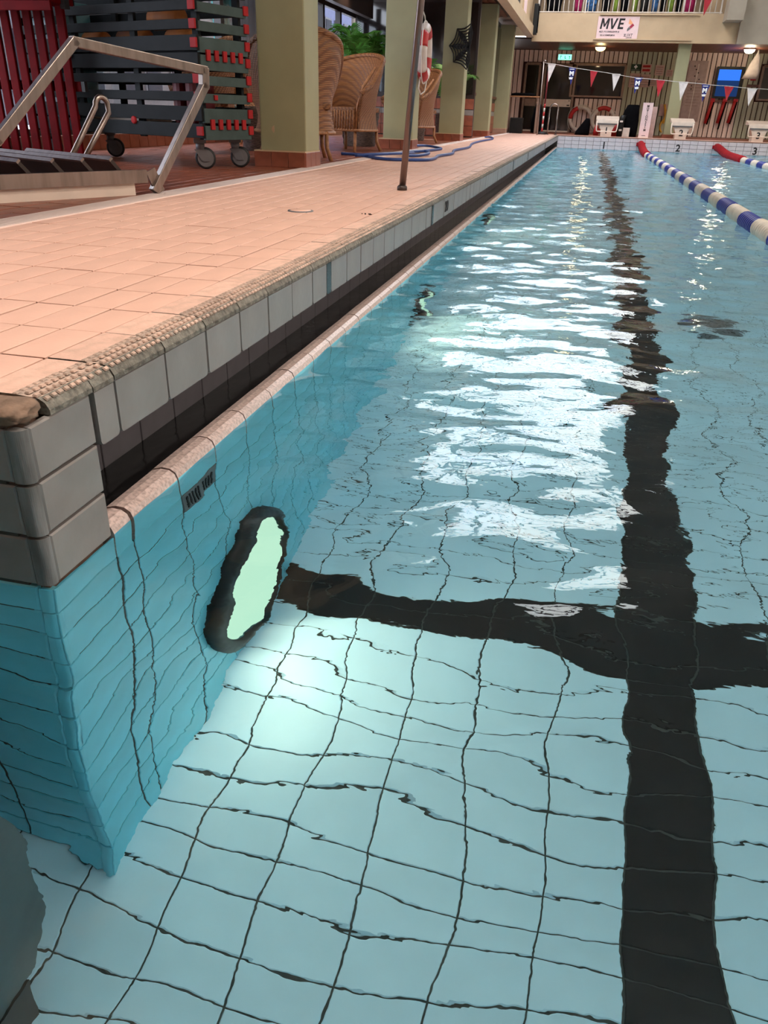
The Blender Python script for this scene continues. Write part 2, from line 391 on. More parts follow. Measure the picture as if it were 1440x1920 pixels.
# overflow lip, one rounded tile after another
lipprof = [(-.085, -.2), (-.085, -.02), (-.078, .006), (-.062, .02), (-.04, .026), (-.02, .025), (-.007, .017), (-.001, .003)]
lipfront = [(-.001, .003), (0, -.012), (0, -.104), (-.085, -.2)]
wet = struct(MB().use(m_pgrout).box((-.045, L/2+.1, -.1), (.075, L-.3, .18)), 'trim_1')
def lip_mesh(n, w):
    b = MB(); b.smooth = True
    a, c = -w/2, w/2
    for i in range(len(lipprof)-1):
        b.use(m_lip); p, q = lipprof[i], lipprof[i+1]; b.add([(p[0], a, p[1]), (q[0], a, q[1]), (q[0], c, q[1]), (p[0], c, p[1])], [(0, 1, 2, 3)])
    b.use(m_pwall)
    for i in range(2):
        p, q = lipfront[i], lipfront[i+1]; b.add([(p[0], a, p[1]), (q[0], a, q[1]), (q[0], c, q[1]), (p[0], c, p[1])], [(0, 1, 2, 3)])
    b.use(m_lip)
    pr = lipprof+lipfront[1:3]
    for t in (a, c): b.add([(p[0], t, p[1]) for p in pr], [tuple(range(len(pr)))])
    return b.mesh(n)
lm_ = lip_mesh('lip_tile', .195)
inst('lip_tile', lip_mesh('lip_end_tile', .062), (0, .235, 0), wet)
for j in range(117): inst('lip_tile', lm_, (0, A0+.1+.2*j, random.uniform(-.0012, .0008)), wet)
# gutter channel: water and back wall
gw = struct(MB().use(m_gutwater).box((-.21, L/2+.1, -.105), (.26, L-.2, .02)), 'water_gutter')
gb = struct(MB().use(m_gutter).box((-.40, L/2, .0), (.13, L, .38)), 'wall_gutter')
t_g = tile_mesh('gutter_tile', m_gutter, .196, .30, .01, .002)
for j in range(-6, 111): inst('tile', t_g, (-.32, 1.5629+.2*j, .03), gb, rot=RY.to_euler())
# corner block at the start of the wall (faces the pool and the recess)
cb = struct(MB().use(m_grout).box((-.3, .097, -.46), (.57, .17, 1.49)), 'wall_corner')
t_c = tile_mesh('corner_face_tile', m_white, .172, .094, .012, .003)
for z in (.2525, .1525, .0525):
    inst('tile', t_c, (0, .108, z), cb, rot=(RY @ jit(.006)).to_euler())
b = MB().use(m_whitegrime)
def corner_piece(z, m):
    # rounded bullnose corner strip
    b = MB().use(m); pts = []
    for k in range(9):
        q = math.pi/2*k/8; pts.append((-.016+.016*math.cos(q), .016-.016*math.sin(q)))
    poly = [(0, .019)]+pts+[(-.030, 0), (-.030, .019)]
    n = len(poly)
    for a, c in ((z-.047, z+.047),):
        b.prism(poly, 'z', a, c)
    return b
for z in (.2525, .1525, .0525): build(corner_piece(z, m_whitegrime), 'corner_tile', None, cb)
for k in range(12): build(corner_piece(-.0525-.1*k, m_pwall), 'corner_tile', None, cb)
# recess wall running left from the corner (faces the camera side)
wr = struct(MB().use(m_pgrout).box((-1.0, .0528, -.46), (1.9, .1, 1.49)), 'wall_recess')
t_r = tile_mesh('recess_tile', m_white, .195, .094, .012, .003)
t_rp = tile_mesh('recess_pool_tile', m_pwall, .195, .094, .012, .003)
cells = []
for r in range(15):
    z = .2525-.1*r
    for k in range(7): cells.append((t_r if r < 3 else t_rp, (-.131-.2*k, 0, z), RX @ jit(.005)))
tile_field(wr, cells)
struct(MB().use(m_pwall).box((-1.45, -.7, -.45), (.1, 1.5, 1.5)), 'wall_recess_left')
struct(MB().use(m_pwall).box((PW/2-.7, -1.42, -.45), (PW+1.4, .1, 1.5)), 'wall_pool_near')
struct(MB().use(m_pwall).box((PW+.05, L/2-.7, -.45), (.1, L+1.4, 1.5)), 'wall_pool_right')
# far pool wall with the lane numbers
wf = struct(MB().use(m_pgrout).box((PW/2-.2, L+.07, -.46), (PW+.8, .12, 1.49)), 'wall_pool_far')
t_ff = tile_mesh('far_tile', mat('far_wall_tile', (.62, .55, .57, 1), .3, var=.06), .193, .093, .012, .003)
t_fp = tile_mesh('far_pool_tile', m_pwall, .193, .093, .012, .003)
cells = []
for r in range(15):
    for k in range(-1, 57):
        if -.11 < .09+.2*k < 8.5: cells.append((t_ff if r < 3 else t_fp, (.09+.2*k, L, .2525-.1*r), RX))
tile_field(wf, cells)
for k, s in enumerate('123'): text(s, .24, (1.29+2*k, L-.004, .10), FACE, m_ink, wf, 1.05, .006)
# the water itself
from mathutils import noise as NZ
def wave(x, y):
    u, v = x*.9689+y*.2474, -x*.2474+y*.9689
    k = min(1, max(0, (y+.2)/3.7)); r_ = .34+.66*k
    a = NZ.noise(Vector((u*3.2, v*4.8, 0)))*.0118*(.85+.25*r_)
    d_ = .35*NZ.noise(Vector((u*5, v*6, 7.3)))
    b_ = NZ.noise(Vector((u*7.2+d_, v*11.7-d_, 3.1)))*.0064*r_+NZ.noise(Vector((u*14.5-d_, v*23+d_, 9.1)))*.0029*r_
    return a+b_+NZ.noise(Vector((u*27+d_, v*42-d_, 4.4)))*.0011*k
def steps(a, b, f):
    o = [a]
    while o[-1] < b-1e-6: o.append(min(b, o[-1]+f(o[-1])))
    if len(o) > 2 and o[-1]-o[-2] < .3*(o[-2]-o[-3]): del o[-2]
    return o
gx = steps(-1.4, -.001, lambda x: .032)[:-1]+steps(-.001, 3.2, lambda x: .021)[:-1]+steps(3.2, 6.6, lambda x: .034)[:-1]+[6.6, 8, 10, PW]
gy = steps(-1.37, 0, lambda y: .018)[:-1]+steps(0, L, lambda y: min(.040, .013+.0045*y))
gid = {}; wv = []; wf_ = []
for jy, y in enumerate(gy):
    for ix, x in enumerate(gx):
        if y > 0 and x < -.002: continue
        gid[ix, jy] = len(wv); wv.append((x, y, wave(x, y)*(1 if x < 6.5 else 0)))
for jy in range(len(gy)-1):
    for ix in range(len(gx)-1):
        q = [gid.get(k) for k in ((ix, jy), (ix+1, jy), (ix+1, jy+1), (ix, jy+1))]
        if None not in q: wf_.append(q)
wme = bpy.data.meshes.new('water'); wme.from_pydata(wv, [], wf_); wme.materials.append(m_water)
wme.polygons.foreach_set('use_smooth', [True]*len(wf_)); wme.update()
water = bpy.data.objects.new('water', wme); COL.objects.link(water); water['kind'] = 'structure'


# ================================================================== DECK
deck = struct(MB().use(m_grout).box((-.84, L/2+.0, .24), (1.36, L, .176)).box((-.24, L/2, .255), (.42, L-.02, .146)), 'floor_deck')
t_d = tile_mesh('deck_tile', m_deck, .1945, .0945, .012, .0009)
t_dh = tile_mesh('deck_cut_tile', m_deck, .196, .06, .012, .0018)
cells = []
RZ = Matrix.Rotation(math.pi/2, 3, 'Z')
for i in range(12):
    x = -.09-.1*(i+.5)-.05
    for j in range(-1, 118):
        y = .2728+.1+.2*(j)
        if y > L-.02: continue
        cells.append((t_d, (x, y, D+random.uniform(-.0012, .0006)), RZ @ jit(.004)))
tile_field(deck, cells)
# coping tiles with finger-grip nubs
cope = struct(MB().use(m_grout).box((-.1, L/2+.02, .31), (.14, L, .02)), 'trim_2')
def cope_mesh(n, w):
    b = MB(); a, c = -w/2, w/2; b.smooth = True
    pr = [(-.137, D-.012, m_cope), (-.137, D, m_cope), (-.068, D, m_cope), (-.018, D-.003, m_copegrime), (-.006, D-.010, m_copeedge), (.001, D-.022, m_copeedge), (.001, D-.031, m_copeedge), (-.02, D-.031, m_copeedge)]
    for i in range(len(pr)-1):
        b.use(pr[i+1][2]); p, q = pr[i], pr[i+1]; b.add([(p[0], a, p[1]), (q[0], a, q[1]), (q[0], c, q[1]), (p[0], c, p[1])], [(0, 1, 2, 3)])
    for t in (a, c): b.add([(p[0], t, p[1]) for p in pr], [tuple(range(len(pr)))])
    return b.mesh(n)
def nub_mesh(n, w):
    b = MB().use(m_nub); N = max(3, int(w/.0178))
    for row, (x, z, tl) in enumerate(((-.062, D, 0), (-.043, D, 0), (-.024, D-.001, .2), (-.0095, D-.006, .6))):
        for k in range(N):
            y = -w/2+.009+(w-.018)*k/(N-1)+(.004 if row % 2 else -.002)
            R = Matrix.Rotation(tl, 3, 'Y'); s_ = .0018 if row == 0 else .0032
            lo = [(-.0046, -.0066, 0), (.0046, -.0066, 0), (.0046, .0066, 0), (-.0046, .0066, 0)]; hi = [(v[0]*.7, v[1]*.75, s_) for v in lo]
            b.add([Vector((x, y, z))+R@Vector(v) for v in lo+hi], [(4, 5, 6, 7), (0, 1, 5, 4), (1, 2, 6, 5), (2, 3, 7, 6), (3, 0, 4, 7)])
    return b.mesh(n)
cm, nm = cope_mesh('coping_tile', .1955), nub_mesh('grip_nubs', .1955)
cmh, nmh = cope_mesh('coping_half_tile', .068), nub_mesh('grip_nubs_half', .068)
cmc, nmc = cope_mesh('coping_end_tile', .125), nub_mesh('grip_nubs_end', .125)
def cope_at(a, n_, y):
    o = inst('coping_tile', a, (0, y, random.uniform(-.0015, .0005)), cope); q = inst('grip_nubs', n_, (0, 0, 0), o)
cope_at(cmc, nmc, .1405); cope_at(cmh, nmh, .24)
for j in range(117): cope_at(cm, nm, A0+.1+.2*j)
# chipped corner of the coping, patched with mortar
pb = MB().use(m_patch); bm = bmesh.new(); bmesh.ops.create_icosphere(bm, subdivisions=3, radius=1)
for v in bm.verts:
    n_ = v.co.copy(); k = max(abs(n_.x), abs(n_.y), abs(n_.z))
    n_ = n_/k*.62+n_*.38 if k else n_
    h = .9+.16*math.sin(n_.x*7+n_.y*5)*math.cos(n_.z*6+n_.x*3)
    v.co = Vector((-.05+n_.x*.050*h, .038+n_.y*.042*h, D-.0135+n_.z*.018*h))
bm.verts.index_update(); pb.smooth = True; pb.add([v.co for v in bm.verts], [[v.index for v in f.verts] for f in bm.faces]); bm.free()
build(pb, 'mortar_patch', None, cope)
build(MB().use(m_cope).box((-.72, .038, D-.014), (1.28, .074, .026), ch=.008), 'recess_coping', None, cope)
# pale fascia tiles hanging under the coping
fas = struct(MB().use(m_grout).box((-.06, L/2+.1, .247), (.08, L-.2, .098)), 'trim_3')
def fas_mesh(n, w, m):
    b = MB().use(m); a, c = -w/2, w/2; b.smooth = True; r = .010; o_ = []
    # outline in (y, z) with rounded lower corners
    for cy_, cz_, q0 in ((a+r, .192+r, math.pi), (c-r, .192+r, 1.5*math.pi)):
        for k in range(4): q = q0+math.pi/2*k/3; o_.append((cy_+r*math.cos(q), cz_+r*math.sin(q)))
    o_ += [(c, .300), (a, .300)]
    f = [(0, p[0]*.985, .246+(p[1]-.246)*.97) for p in o_]; bk = [(-.006, p[0], p[1]) for p in o_]; bb = [(-.035, p[0], p[1]) for p in o_]
    n_ = len(o_); fs = [tuple(range(n_))]
    for s_ in (0, n_):
        for i in range(n_): fs.append((s_+i, s_+(i+1) % n_, s_+n_+(i+1) % n_, s_+n_+i))
    b.smooth = False; b.add(f+bk+bb, fs); return b.mesh(n)
fm = fas_mesh('fascia_tile', .1945, m_white)
inst('tile', fas_mesh('fascia_half_tile', .066, m_white), (0, .24, 0), fas)
fst = fas_mesh('fascia_marker', .048, m_stripe)
y = A0
for j in range(6): inst('tile', fm, (random.uniform(-.001, .001), y+.1+.2*j, 0), fas)
inst('tile', fas_mesh('fascia_cut_tile', .150, m_white), (0, 1.5525, 0), fas)
inst('marker_tile', fst, (0, 1.657, 0), fas)['label'] = 'dark green distance marker tile'
y = 1.6846
stripes = {10: 1, 27: 1, 38: 1, 40: 1, 50: 1, 64: 1}
for j in range(110):
    yy = y+.1+.2*j
    if yy > L-.05: break
    inst('tile', fm, (random.uniform(-.001, .001), yy, 0), fas)
for yy in (3.668, 9.04, 11.51, 16.4):
    box((.0015, yy, .247), (.006, .046, .106), m_stripe, 'marker_tile', fas, label='dark green distance marker tile')
text('20', .085, (.003, 4.17, .247), (math.pi/2, 0, math.pi/2), m_ink, fas, 1.5, .002, .001)
# deck details
dc = thing('drain_cover', 'round pale drain cover set flush in the peach deck', 'drain cover', (-.485, 2.76, D))
build(MB().use(m_greyp).lathe([(.062, -.004), (.062, .004), (.054, .005)], (-.485, 2.76, D), 24), 'rim', None, dc)
build(MB().use(m_deck).lathe([(.052, .003), (.05, .006), (.0, .0065)], (-.485, 2.76, D), 24, cap=False), 'plate', None, dc)
db = MB().use(m_black)
for k in range(9):
    db.lathe([(.002, 0), (.004, .002), (.001, .004)], (random.uniform(-.19, -.10), 2.78+random.uniform(-.02, .03), D), 6)
tag(build(db, 'dirt_specks'), 'few dark dirt specks lying on the deck near the edge', 'dirt', None, 'stuff')
# white drainage grate along the deck
dg = thing('drain_channel', 'long white slotted drain channel between peach deck and terracotta floor', 'drain', (-1.395, 3, D))
m_dr = mat('white_drain_grate', (.86, .70, .64, 1), .5, var=.06)
build(MB().use(m_dr).box((-1.395, L/2, D-.014), (.145, L-.1, .02)), 'channel_bed', None, dg)
gm_ = MB().use(m_dr).box((0, 0, .0), (.13, .0128, .012)).mesh('grate_bar')
gs = MB().use(m_dr)
nb = 0
for k in range(1400):
    yy = .1+.0165*k
    if yy > L-.2: break
    if 1.5 < yy and nb < 280: inst('grate_bar', gm_, (0, yy-3, -.001), dg); nb += 1
    elif yy > 1.5: gs.box((-1.395, yy, D-.001), (.13, .0128, .012))
o = build(gs, 'grate_bars', None, dg); o['kind'] = 'stuff'
for x in (-1.325, -1.465): build(MB().use(m_dr).box((x, L/2, D-.001), (.008, L-.1, .012)), 'edge_rail', None, dg)

# ================================================================== TERRACOTTA FLOOR
ter = struct(MB().use(m_tgrout).box((-3.35, 13.0, .24), (3.74, 31, .178)).box((5, 26.1, .24), (14.5, 4.85, .17)), 'floor_terrace')
t_t = tile_mesh('terracotta_tile', m_terra, .1955, .0955, .012, .002)
cells = []
for i in range(27):
    for j in range(-2, 75):
        x = -1.535-.1*i; yy = 1.2+.2*j
        if yy < 14.5 and x > -4.15: cells.append((t_t, (x, yy, D+random.uniform(-.001, .001)), RZ @ jit(.006)))
tile_field(ter, cells)
build(MB().use(m_terra).box((-2.8, 20.2, D-.004), (2.6, 10.4, .008)).box((5, 26.3, D-.004), (14.5, 4.3, .008)), 'floor_slab', None, ter)
build(MB().use(m_deck).box((PW/2-.3, L+.17, D-.006), (PW+.8, .34, .014)), 'coping_far', None, ter)
struct(MB().use(m_deck).box((PW+2.4, 11, .24), (4.6, 32, .184)), 'floor_right')
struct(MB().use(m_deck).box((4, -4.8, .24), (17, 6.6, .184)), 'floor_near')

# ================================================================== COLUMNS
t_cb = tile_mesh('column_base_tile', m_terra, .146, .115, .012, .002)
t_cb2 = tile_mesh('column_base_side_tile', m_terra, .126, .115, .012, .002)
for n_, yc in enumerate((5.65, 10.0, 14.3, 18.6, 22.9)):
    H = 2.9-.45
    b = MB().use(m_green).box((-1.64, yc+.2, .45+H/2), (.40, .36, H), ch=.012)
    c_ = struct(b, 'column')
    build(MB().use(m_tgrout).box((-1.665, yc+.19, D+.058), (.44, .385, .114)), 'base_core', None, c_)
    build(MB().use(m_cream).box((-1.665, yc+.19, .452), (.45, .395, .012)), 'base_cap', None, c_)
    if yc < 20:
        for k in range(3): inst('tile', t_cb, (-1.815+.15*k, yc-.014, D+.058), c_, rot=RX.to_euler())
        for k in range(3): inst('tile', t_cb2, (-1.434, yc+.06+.13*k, D+.058), c_, rot=RY.to_euler())
    if n_ == 0:
        build(MB().use(mat('chipped_paint', (.62, .42, .26, 1), .8)).prism([(-1.735, .63), (-1.715, .645), (-1.712, .60), (-1.722, .585), (-1.738, .61)], 'y', yc+.0185, yc+.021), 'paint_chip', None, c_)
# ================================================================== BACK LEFT: kerb, windows, ceiling, walls
kb = struct(MB().use(m_tgrout).box((-4.2, 9.5, .40), (.16, 15.6, .15)), 'baseboard_left')
t_k = tile_mesh('kerb_tile', m_terra, .193, .14, .012, .002)
for k in range(58): inst('tile', t_k, (-4.115, 3.0+.2*k, .403), kb, rot=RY.to_euler())
# window wall: mullions, transom, glass panes
mull = [3.0, 5.2, 7.6, 10.35, 12.2, 13.6, 14.9, 16.0, 17.2]
for n_ in range(len(mull)-1):
    a, c = mull[n_], mull[n_+1]
    fr = struct(MB().use(m_dark).box((-4.24, a, 1.65), (.10, .11, 2.4)), 'window_%d' % (n_+1))
    build(MB().use(m_dark).box((-4.24, (a+c)/2, .50), (.09, c-a-.1, .06)), 'bottom_rail', None, fr)
    build(MB().use(m_dark).box((-4.24, (a+c)/2, 2.52), (.09, c-a-.1, .10)), 'top_rail', None, fr)
    build(MB().use(m_greyp).box((-4.215, a+.075, 1.5), (.03, .025, 2.0)), 'edge_strip', None, fr)
    build(MB().use(m_glass).box((-4.25, (a+c)/2, 1.51), (.012, c-a-.1, 1.95)), 'pane', None, fr)
# alcove ceiling and dark fascia
ce = struct(MB().use(m_dark).box((-2.9, 11.5, 2.98), (2.9, 20, .1)), 'ceiling')
t_pl = MB().use(m_wood).box((0, 0, 0), (.14, 19.5, .02)).mesh('ceiling_plank')
for k in range(19): inst('plank', t_pl, (-1.55-.15*k, 11.5, 2.92), ce)
struct(MB().use(m_dark).box((-3.6, 13.2, 2.63), (.12, 5.6, .55)), 'beam')
# cross wall closing the seating corner
cw = struct(MB().use(m_dark).box((-2.9, 17.15, 1.62), (2.6, .12, 2.6)), 'wall_back_left')
t_lw = tile_mesh('low_wall_tile', m_terra, .193, .193, .012, .003)
t_lww = tile_mesh('low_wall_white_tile', m_white, .193, .10, .012, .003)
for i in range(13):
    for zz in (.43, .63, .94): inst('tile', t_lw, (-4.1+.2*i, 17.08, zz+.02), cw, rot=RX.to_euler())
    inst('tile', t_lww, (-4.1+.2*i, 17.08, .80), cw, rot=RX.to_euler())
build(MB().use(m_dglass).box((-2.9, 17.08, 1.95), (2.5, .02, 1.6)), 'pane', None, cw)
# wall between the far columns: low tiles, white stripe, dark windows
sw = struct(MB().use(m_dark).box((-1.86, 20.5, 1.62), (.1, 7.0, 2.6)), 'wall_left')
for k in range(34):
    yy = 17.2+.2*k
    for zz in (.43, .63, .94, 1.08): inst('tile', t_lw, (-1.80, yy, zz+.02 if zz < 1 else 1.06), sw, rot=RY.to_euler()) if zz != 1.08 else None
    inst('tile', t_lww, (-1.80, yy, .80), sw, rot=RY.to_euler())
for yy in (17.6, 19.6, 21.9, 23.6):
    build(MB().use(m_dglass).box((-1.80, yy+.5, 2.0), (.02, 1.3, 1.6)), 'pane', None, sw)
    build(MB().use(m_wood).box((-1.79, yy-.2, 2.0), (.04, .10, 1.65)), 'mullion', None, sw)
    build(MB().use(m_wood).box((-1.79, yy+.5, 1.18), (.04, 1.4, .06)), 'sill', None, sw)

# ================================================================== BALCONIES AND SHELL
bl = struct(MB().use(m_cream).box((-1.15, 12.5, 2.87), (.2, 24.6, .24)).box((-1.22, 12.5, 3.35), (.08, 24.6, .75)), 'wall_gallery_left')
struct(MB().use(m_ceil).box((-2.9, 12.5, 3.05), (3.4, 24.6, .06)), 'slab_gallery')
for k, (ya, yb_, m_) in enumerate(((16.6, 18.4, m_ink), (19.0, 20.6, m_ink), (21.6, 22.6, m_pink))):
    s_ = thing('gallery_sign', ['dark framed sign nearest on the gallery parapet', 'dark framed sign further along the gallery parapet', 'pale banner at the end of the gallery parapet'][k], 'sign', (-1.17, (ya+yb_)/2, 3.2))
    build(MB().use(m_).box((-1.165, (ya+yb_)/2, 3.38), (.025, yb_-ya, .62)), 'panel', None, s_)
    build(MB().use(m_cream).box((-1.16, (ya+yb_)/2, 3.08), (.035, yb_-ya+.06, .03)).box((-1.16, ya, 3.38), (.035, .03, .6)).box((-1.16, yb_, 3.38), (.035, .03, .6)), 'frame', None, s_)
    if k < 2: build(MB().use(m_greyp).box((-1.15, (ya+yb_)/2, 3.35), (.006, (yb_-ya)*.6, .12)), 'print', None, s_)
sp = thing('loudspeaker', 'tall black loudspeaker where the gallery meets the balcony', 'speaker', (-1.0, 24.2, 2.8))
box((-1.02, 24.3, 3.15), (.12, .3, .72), m_blackpl, 'cabinet', sp, ch=.02); box((-.955, 24.3, 3.15), (.02, .24, .62), m_black, 'grille', sp)
BY = 24.6
bf = struct(MB().use(m_cream).box((5.6, BY+.1, 3.0), (13.4, .2, .68)), 'wall_balcony_far')
build(MB().use(m_cream).box((2.0, BY-.03, 3.315), (2.6, .06, .04)).box((1.9, BY-.02, 2.73), (2.6, .05, .03)), 'ledge', None, bf)
struct(MB().use(m_ceil).box((5.6, 26.6, 3.22), (13.4, 3.55, .12)), 'slab_balcony_far')
so = struct(MB().use(m_dark).box((3.9, 26.5, 2.74), (16.8, 3.7, .04)), 'ceiling_soffit')
t_sp = MB().use(m_wood).box((0, 0, 0), (13.2, .17, .02)).mesh('soffit_plank')
for k in range(20): inst('plank', t_sp, (5.6, 24.9+.18*k, 2.705), so)
# right concrete wing of the balcony and its bracket
struct(MB().use(m_greyw).box((6.6, BY-.04, 3.4), (4.5, .26, 1.5)), 'wall_wing_right')
build(MB().use(m_greyw).box((4.12, BY-.35, 3.45), (.42, .7, .62)), 'beam_end', None, bf)
# pillar under the balcony
pl = struct(MB().use(m_green).box((3.1, 25.0, 1.53), (.34, .3, 2.4), ch=.015), 'pillar')
build(MB().use(m_terra).box((3.1, 25.0, .37), (.40, .36, .10)), 'base_tiles', None, pl)

WY = 28.4
wfar = struct(MB().use(m_slatback).box((5.5, WY+.1, 1.6), (15, .1, 2.6)), 'wall_far')
def hole(x, z0, z1):
    return None
op = []     # openings (x0, x1, z0, z1) of doors, window, board and screen
def rect(px): 
    ps = [far(x, y, WY) for x, y in px]; return min(p.x for p in ps), max(p.x for p in ps), min(p.z for p in ps), max(p.z for p in ps)
rdoor = rect([(1024, 121), (1072, 123), (1066, 243)]); rwin = rect([(1076, 121), (1171, 122), (1165, 182)])
rdoor2 = rect([(988, 118), (1014, 119), (1000, 240)]); rwinr = rect([(1432, 126), (1470, 126), (1470, 190), (1424, 190)])
x = -2.3; k = 0
while x < 9.5:
    x1 = x+.115; zs = [(.34, 2.70)]
    for r in (rdoor, rwin, rdoor2, rwinr):
        if x1 > r[0]-.04 and x < r[1]+.04:
            nz_ = []
            for a, c in zs:
                if r[2]-.06 > a: nz_.append((a, r[2]-.06))
                if r[3]+.06 < c: nz_.append((r[3]+.06, c))
            zs = nz_
    for a, c in zs:
        if c-a > .1: box(((x+x1)/2, WY+.035, (a+c)/2), (.122, .03, c-a), m_slatg if 1.72 < x < 3.45 or x > 5.25 else m_slat, 'slat', wfar)
    x += .150
def door_unit(r, nm, leaf=True):
    x0, x1, z0, z1 = r; w = x1-x0; xc = (x0+x1)/2; z0 = .335
    d = struct(MB().use(m_alum).box((x0, WY, (z0+z1)/2), (.07, .09, z1-z0)).box((x1, WY, (z0+z1)/2), (.07, .09, z1-z0)).box((xc, WY, z1), (w, .09, .07)), nm)
    build(MB().use(m_dglass).box((xc, WY+.02, (z0+z1)/2), (w-.06, .03, z1-z0-.06)), 'pane', None, d)
    build(MB().use(m_offw if leaf else m_alum).box((xc, WY-.02, z0+.86), (w-.1, .05, .22)), 'mid_panel', None, d)
    build(MB().use(m_offw).box((xc, WY-.02, z0+.02), (w-.06, .05, .04)), 'threshold', None, d)
    if leaf: build(MB().use(m_blackpl).box((x1-.10, WY-.06, z0+.93), (.03, .03, .03)).box((x1-.12, WY-.06, z0+.80), (.09, .03, .03)), 'handle', None, d)
door_unit(rdoor, 'door_1'); door_unit(rdoor2, 'door_2', False)
def win_unit(r, nm):
    x0, x1, z0, z1 = r; xc, zc = (x0+x1)/2, (z0+z1)/2
    d = struct(MB().use(m_alum).box((x0, WY, zc), (.07, .09, z1-z0)).box((x1, WY, zc), (.07, .09, z1-z0)).box((xc, WY, z1), (x1-x0, .09, .07)).box((xc, WY-.02, z0), (x1-x0+.06, .12, .05)), nm)
    build(MB().use(m_dglass).box((xc, WY+.02, zc), (x1-x0-.06, .03, z1-z0-.06)), 'pane', None, d)
win_unit(rwin, 'window_20'); win_unit(rwinr, 'window_21')
# upper hall walls, roof with the long skylight opening
struct(MB().use(m_cream).box((5.5, 28.6, 4.6), (21, .2, 3.0)), 'wall_far_upper')
struct(MB().use(m_foot).box((17.1, 11, 3.2), (.2, 36, 6.2)), 'wall_right')
struct(MB().use(m_foot).box((5, -7.6, 3.2), (24, .2, 6.2)), 'wall_near')
struct(MB().use(m_foot).box((-4.45, 11, 4.6), (.2, 36, 3.2)), 'wall_left_upper')
struct(MB().use(m_foot).box((-4.3, -2.3, 1.6), (.2, 10.6, 3.0)).box((-4.3, 23, 1.6), (.2, 11, 3.0)), 'wall_left_lower')
SX0, SX1, SY0, SY1 = -1.7, 2.5, 12.0, 24.6
RZc = 6.05
roof = MB().use(m_ceil).box(((-4.6+SX0)/2, 10.5, RZc), (SX0+4.6, 36.5, .2)).box(((SX1+17.2)/2, 10.5, RZc), (17.2-SX1, 36.5, .2))
roof.box(((SX0+SX1)/2, (SY0-7.7)/2, RZc), (SX1-SX0, SY0+7.7, .2)).box(((SX0+SX1)/2, (SY1+28.7)/2, RZc), (SX1-SX0, 28.7-SY1, .2))
rf = struct(roof, 'roof')
for k in range(5): build(MB().use(m_dark).box(((SX0+SX1)/2, SY0+1.2+2.4*k, RZc), (SX1-SX0, .10, .14)), 'skylight_bar', None, rf)
for xx in (-.75,): build(MB().use(m_dark).box((xx, (SY0+SY1)/2, RZc), (.14, SY1-SY0, .16)), 'skylight_beam', None, rf)
# added ceiling lights out of view, brightening the deck and hall
for k, (lx, ly) in enumerate([(8.6, 0), (8.6, 6), (8.6, 12), (8.6, 18), (13, 0), (13, 6), (13, 12), (13, 18), (-.7, .6), (2.4, .6), (5.5, .6)]):
    t_ = thing('added_ceiling_light', 'added long ceiling light, out of view under the hall roof', 'light', (lx, ly, 5.8), 'added ceiling lights')
    box((lx, ly, 5.86), (.34, 1.7, .10), m_offw, 'housing', t_)
    lamp('added_hall_lamp', 'AREA', (lx, ly, 5.79), 190 if ly != .6 else 175, (1, .91, .80), .3, 1.6)
# ================================================================== UNDERWATER LAMPS
def pool_lamp(y, z, label):
    t_ = thing('underwater_lamp', label, 'lamp', (0, y, z), 'pool wall lamps' if y > 1 else None)
    R = Matrix.Rotation(math.pi/2, 3, 'Y')
    build(MB().use(m_blackpl).lathe([(.20, -.01), (.285, -.005), (.285, .02), (.225, .035), (.215, .02)], (0.003, y, z), 28, R, cap=False), 'rim', None, t_)
    build(MB().use(m_lens).lathe([(.218, .012), (.17, .035), (.09, .048), (.0, .05)], (.003, y, z), 28, R, cap=False), 'lens', None, t_)
    lamp('pool_lamp_light', 'SPOT', (.07, y, z), 13 if y < 1 else 8, (1, 1, .74), .12, rot=Vector((.32, -.20, -.24)).to_track_quat('-Z', 'Y').to_euler(), spot=2.5)
    return t_
pool_lamp(.80, -.86, 'glowing round underwater lamp in a black ring near the pool corner')
pool_lamp(3.45, -.86, 'underwater lamp in the pool wall beyond the first distance marker')
pool_lamp(6.6, -.70, 'small underwater lamp furthest along the left pool wall')
fo = thing('floor_outlet', 'dark round outlet cover on the pool floor in the second lane', 'outlet', (1.67, 3.83, -1.2))
build(MB().use(m_gutter).lathe([(.16, 0), (.16, .02), (.12, .03), (0, .032)], (1.67, 3.83, -1.198), 20, cap=False), 'cover', None, fo)
for k in range(5): box((1.58+.045*k, 3.83, -1.164), (.012, .16, .008), m_blackpl, 'slot', fo)
# ================================================================== STEPS STANDING IN THE RECESS
m_stepp = mat('grey_moulded_plastic', (.11, .11, .105, 1), .6, var=.2, scale=6, bump=.2, bscale=12)
ps = thing('pool_steps', 'grey moulded pool steps standing under water in the recess', 'steps', (-.6, -.6, -1.2))
st = [(-.22, -1.05), (-.22, -.42), (-.42, -.42), (-.42, -.2), (-1.2, -.2), (-1.2, -1.05)]
for xs in (-.05, -1.12):
    build(MB().use(m_stepp).prism([(-.23, -1.06), (-.19, -.95), (-.20, -.70), (-.24, -.52), (-.30, -.44), (-.42, -.40), (-.44, -.22), (-1.2, -.2), (-1.2, -1.06)], 'x', xs-.03, xs+.03), 'side_panel', None, ps)
for y0_, z0_ in ((-.34, -.68), (-.52, -.42), (-.72, -.24)): box((-.58, y0_, z0_), (1.05, .24, .05), m_stepp, 'tread', ps, ch=.012)
for xs in (-.05, -1.12):
    for ys in (-.3, -1.1): box((xs, ys, -1.13), (.07, .09, .14), m_blackpl, 'foot', ps)

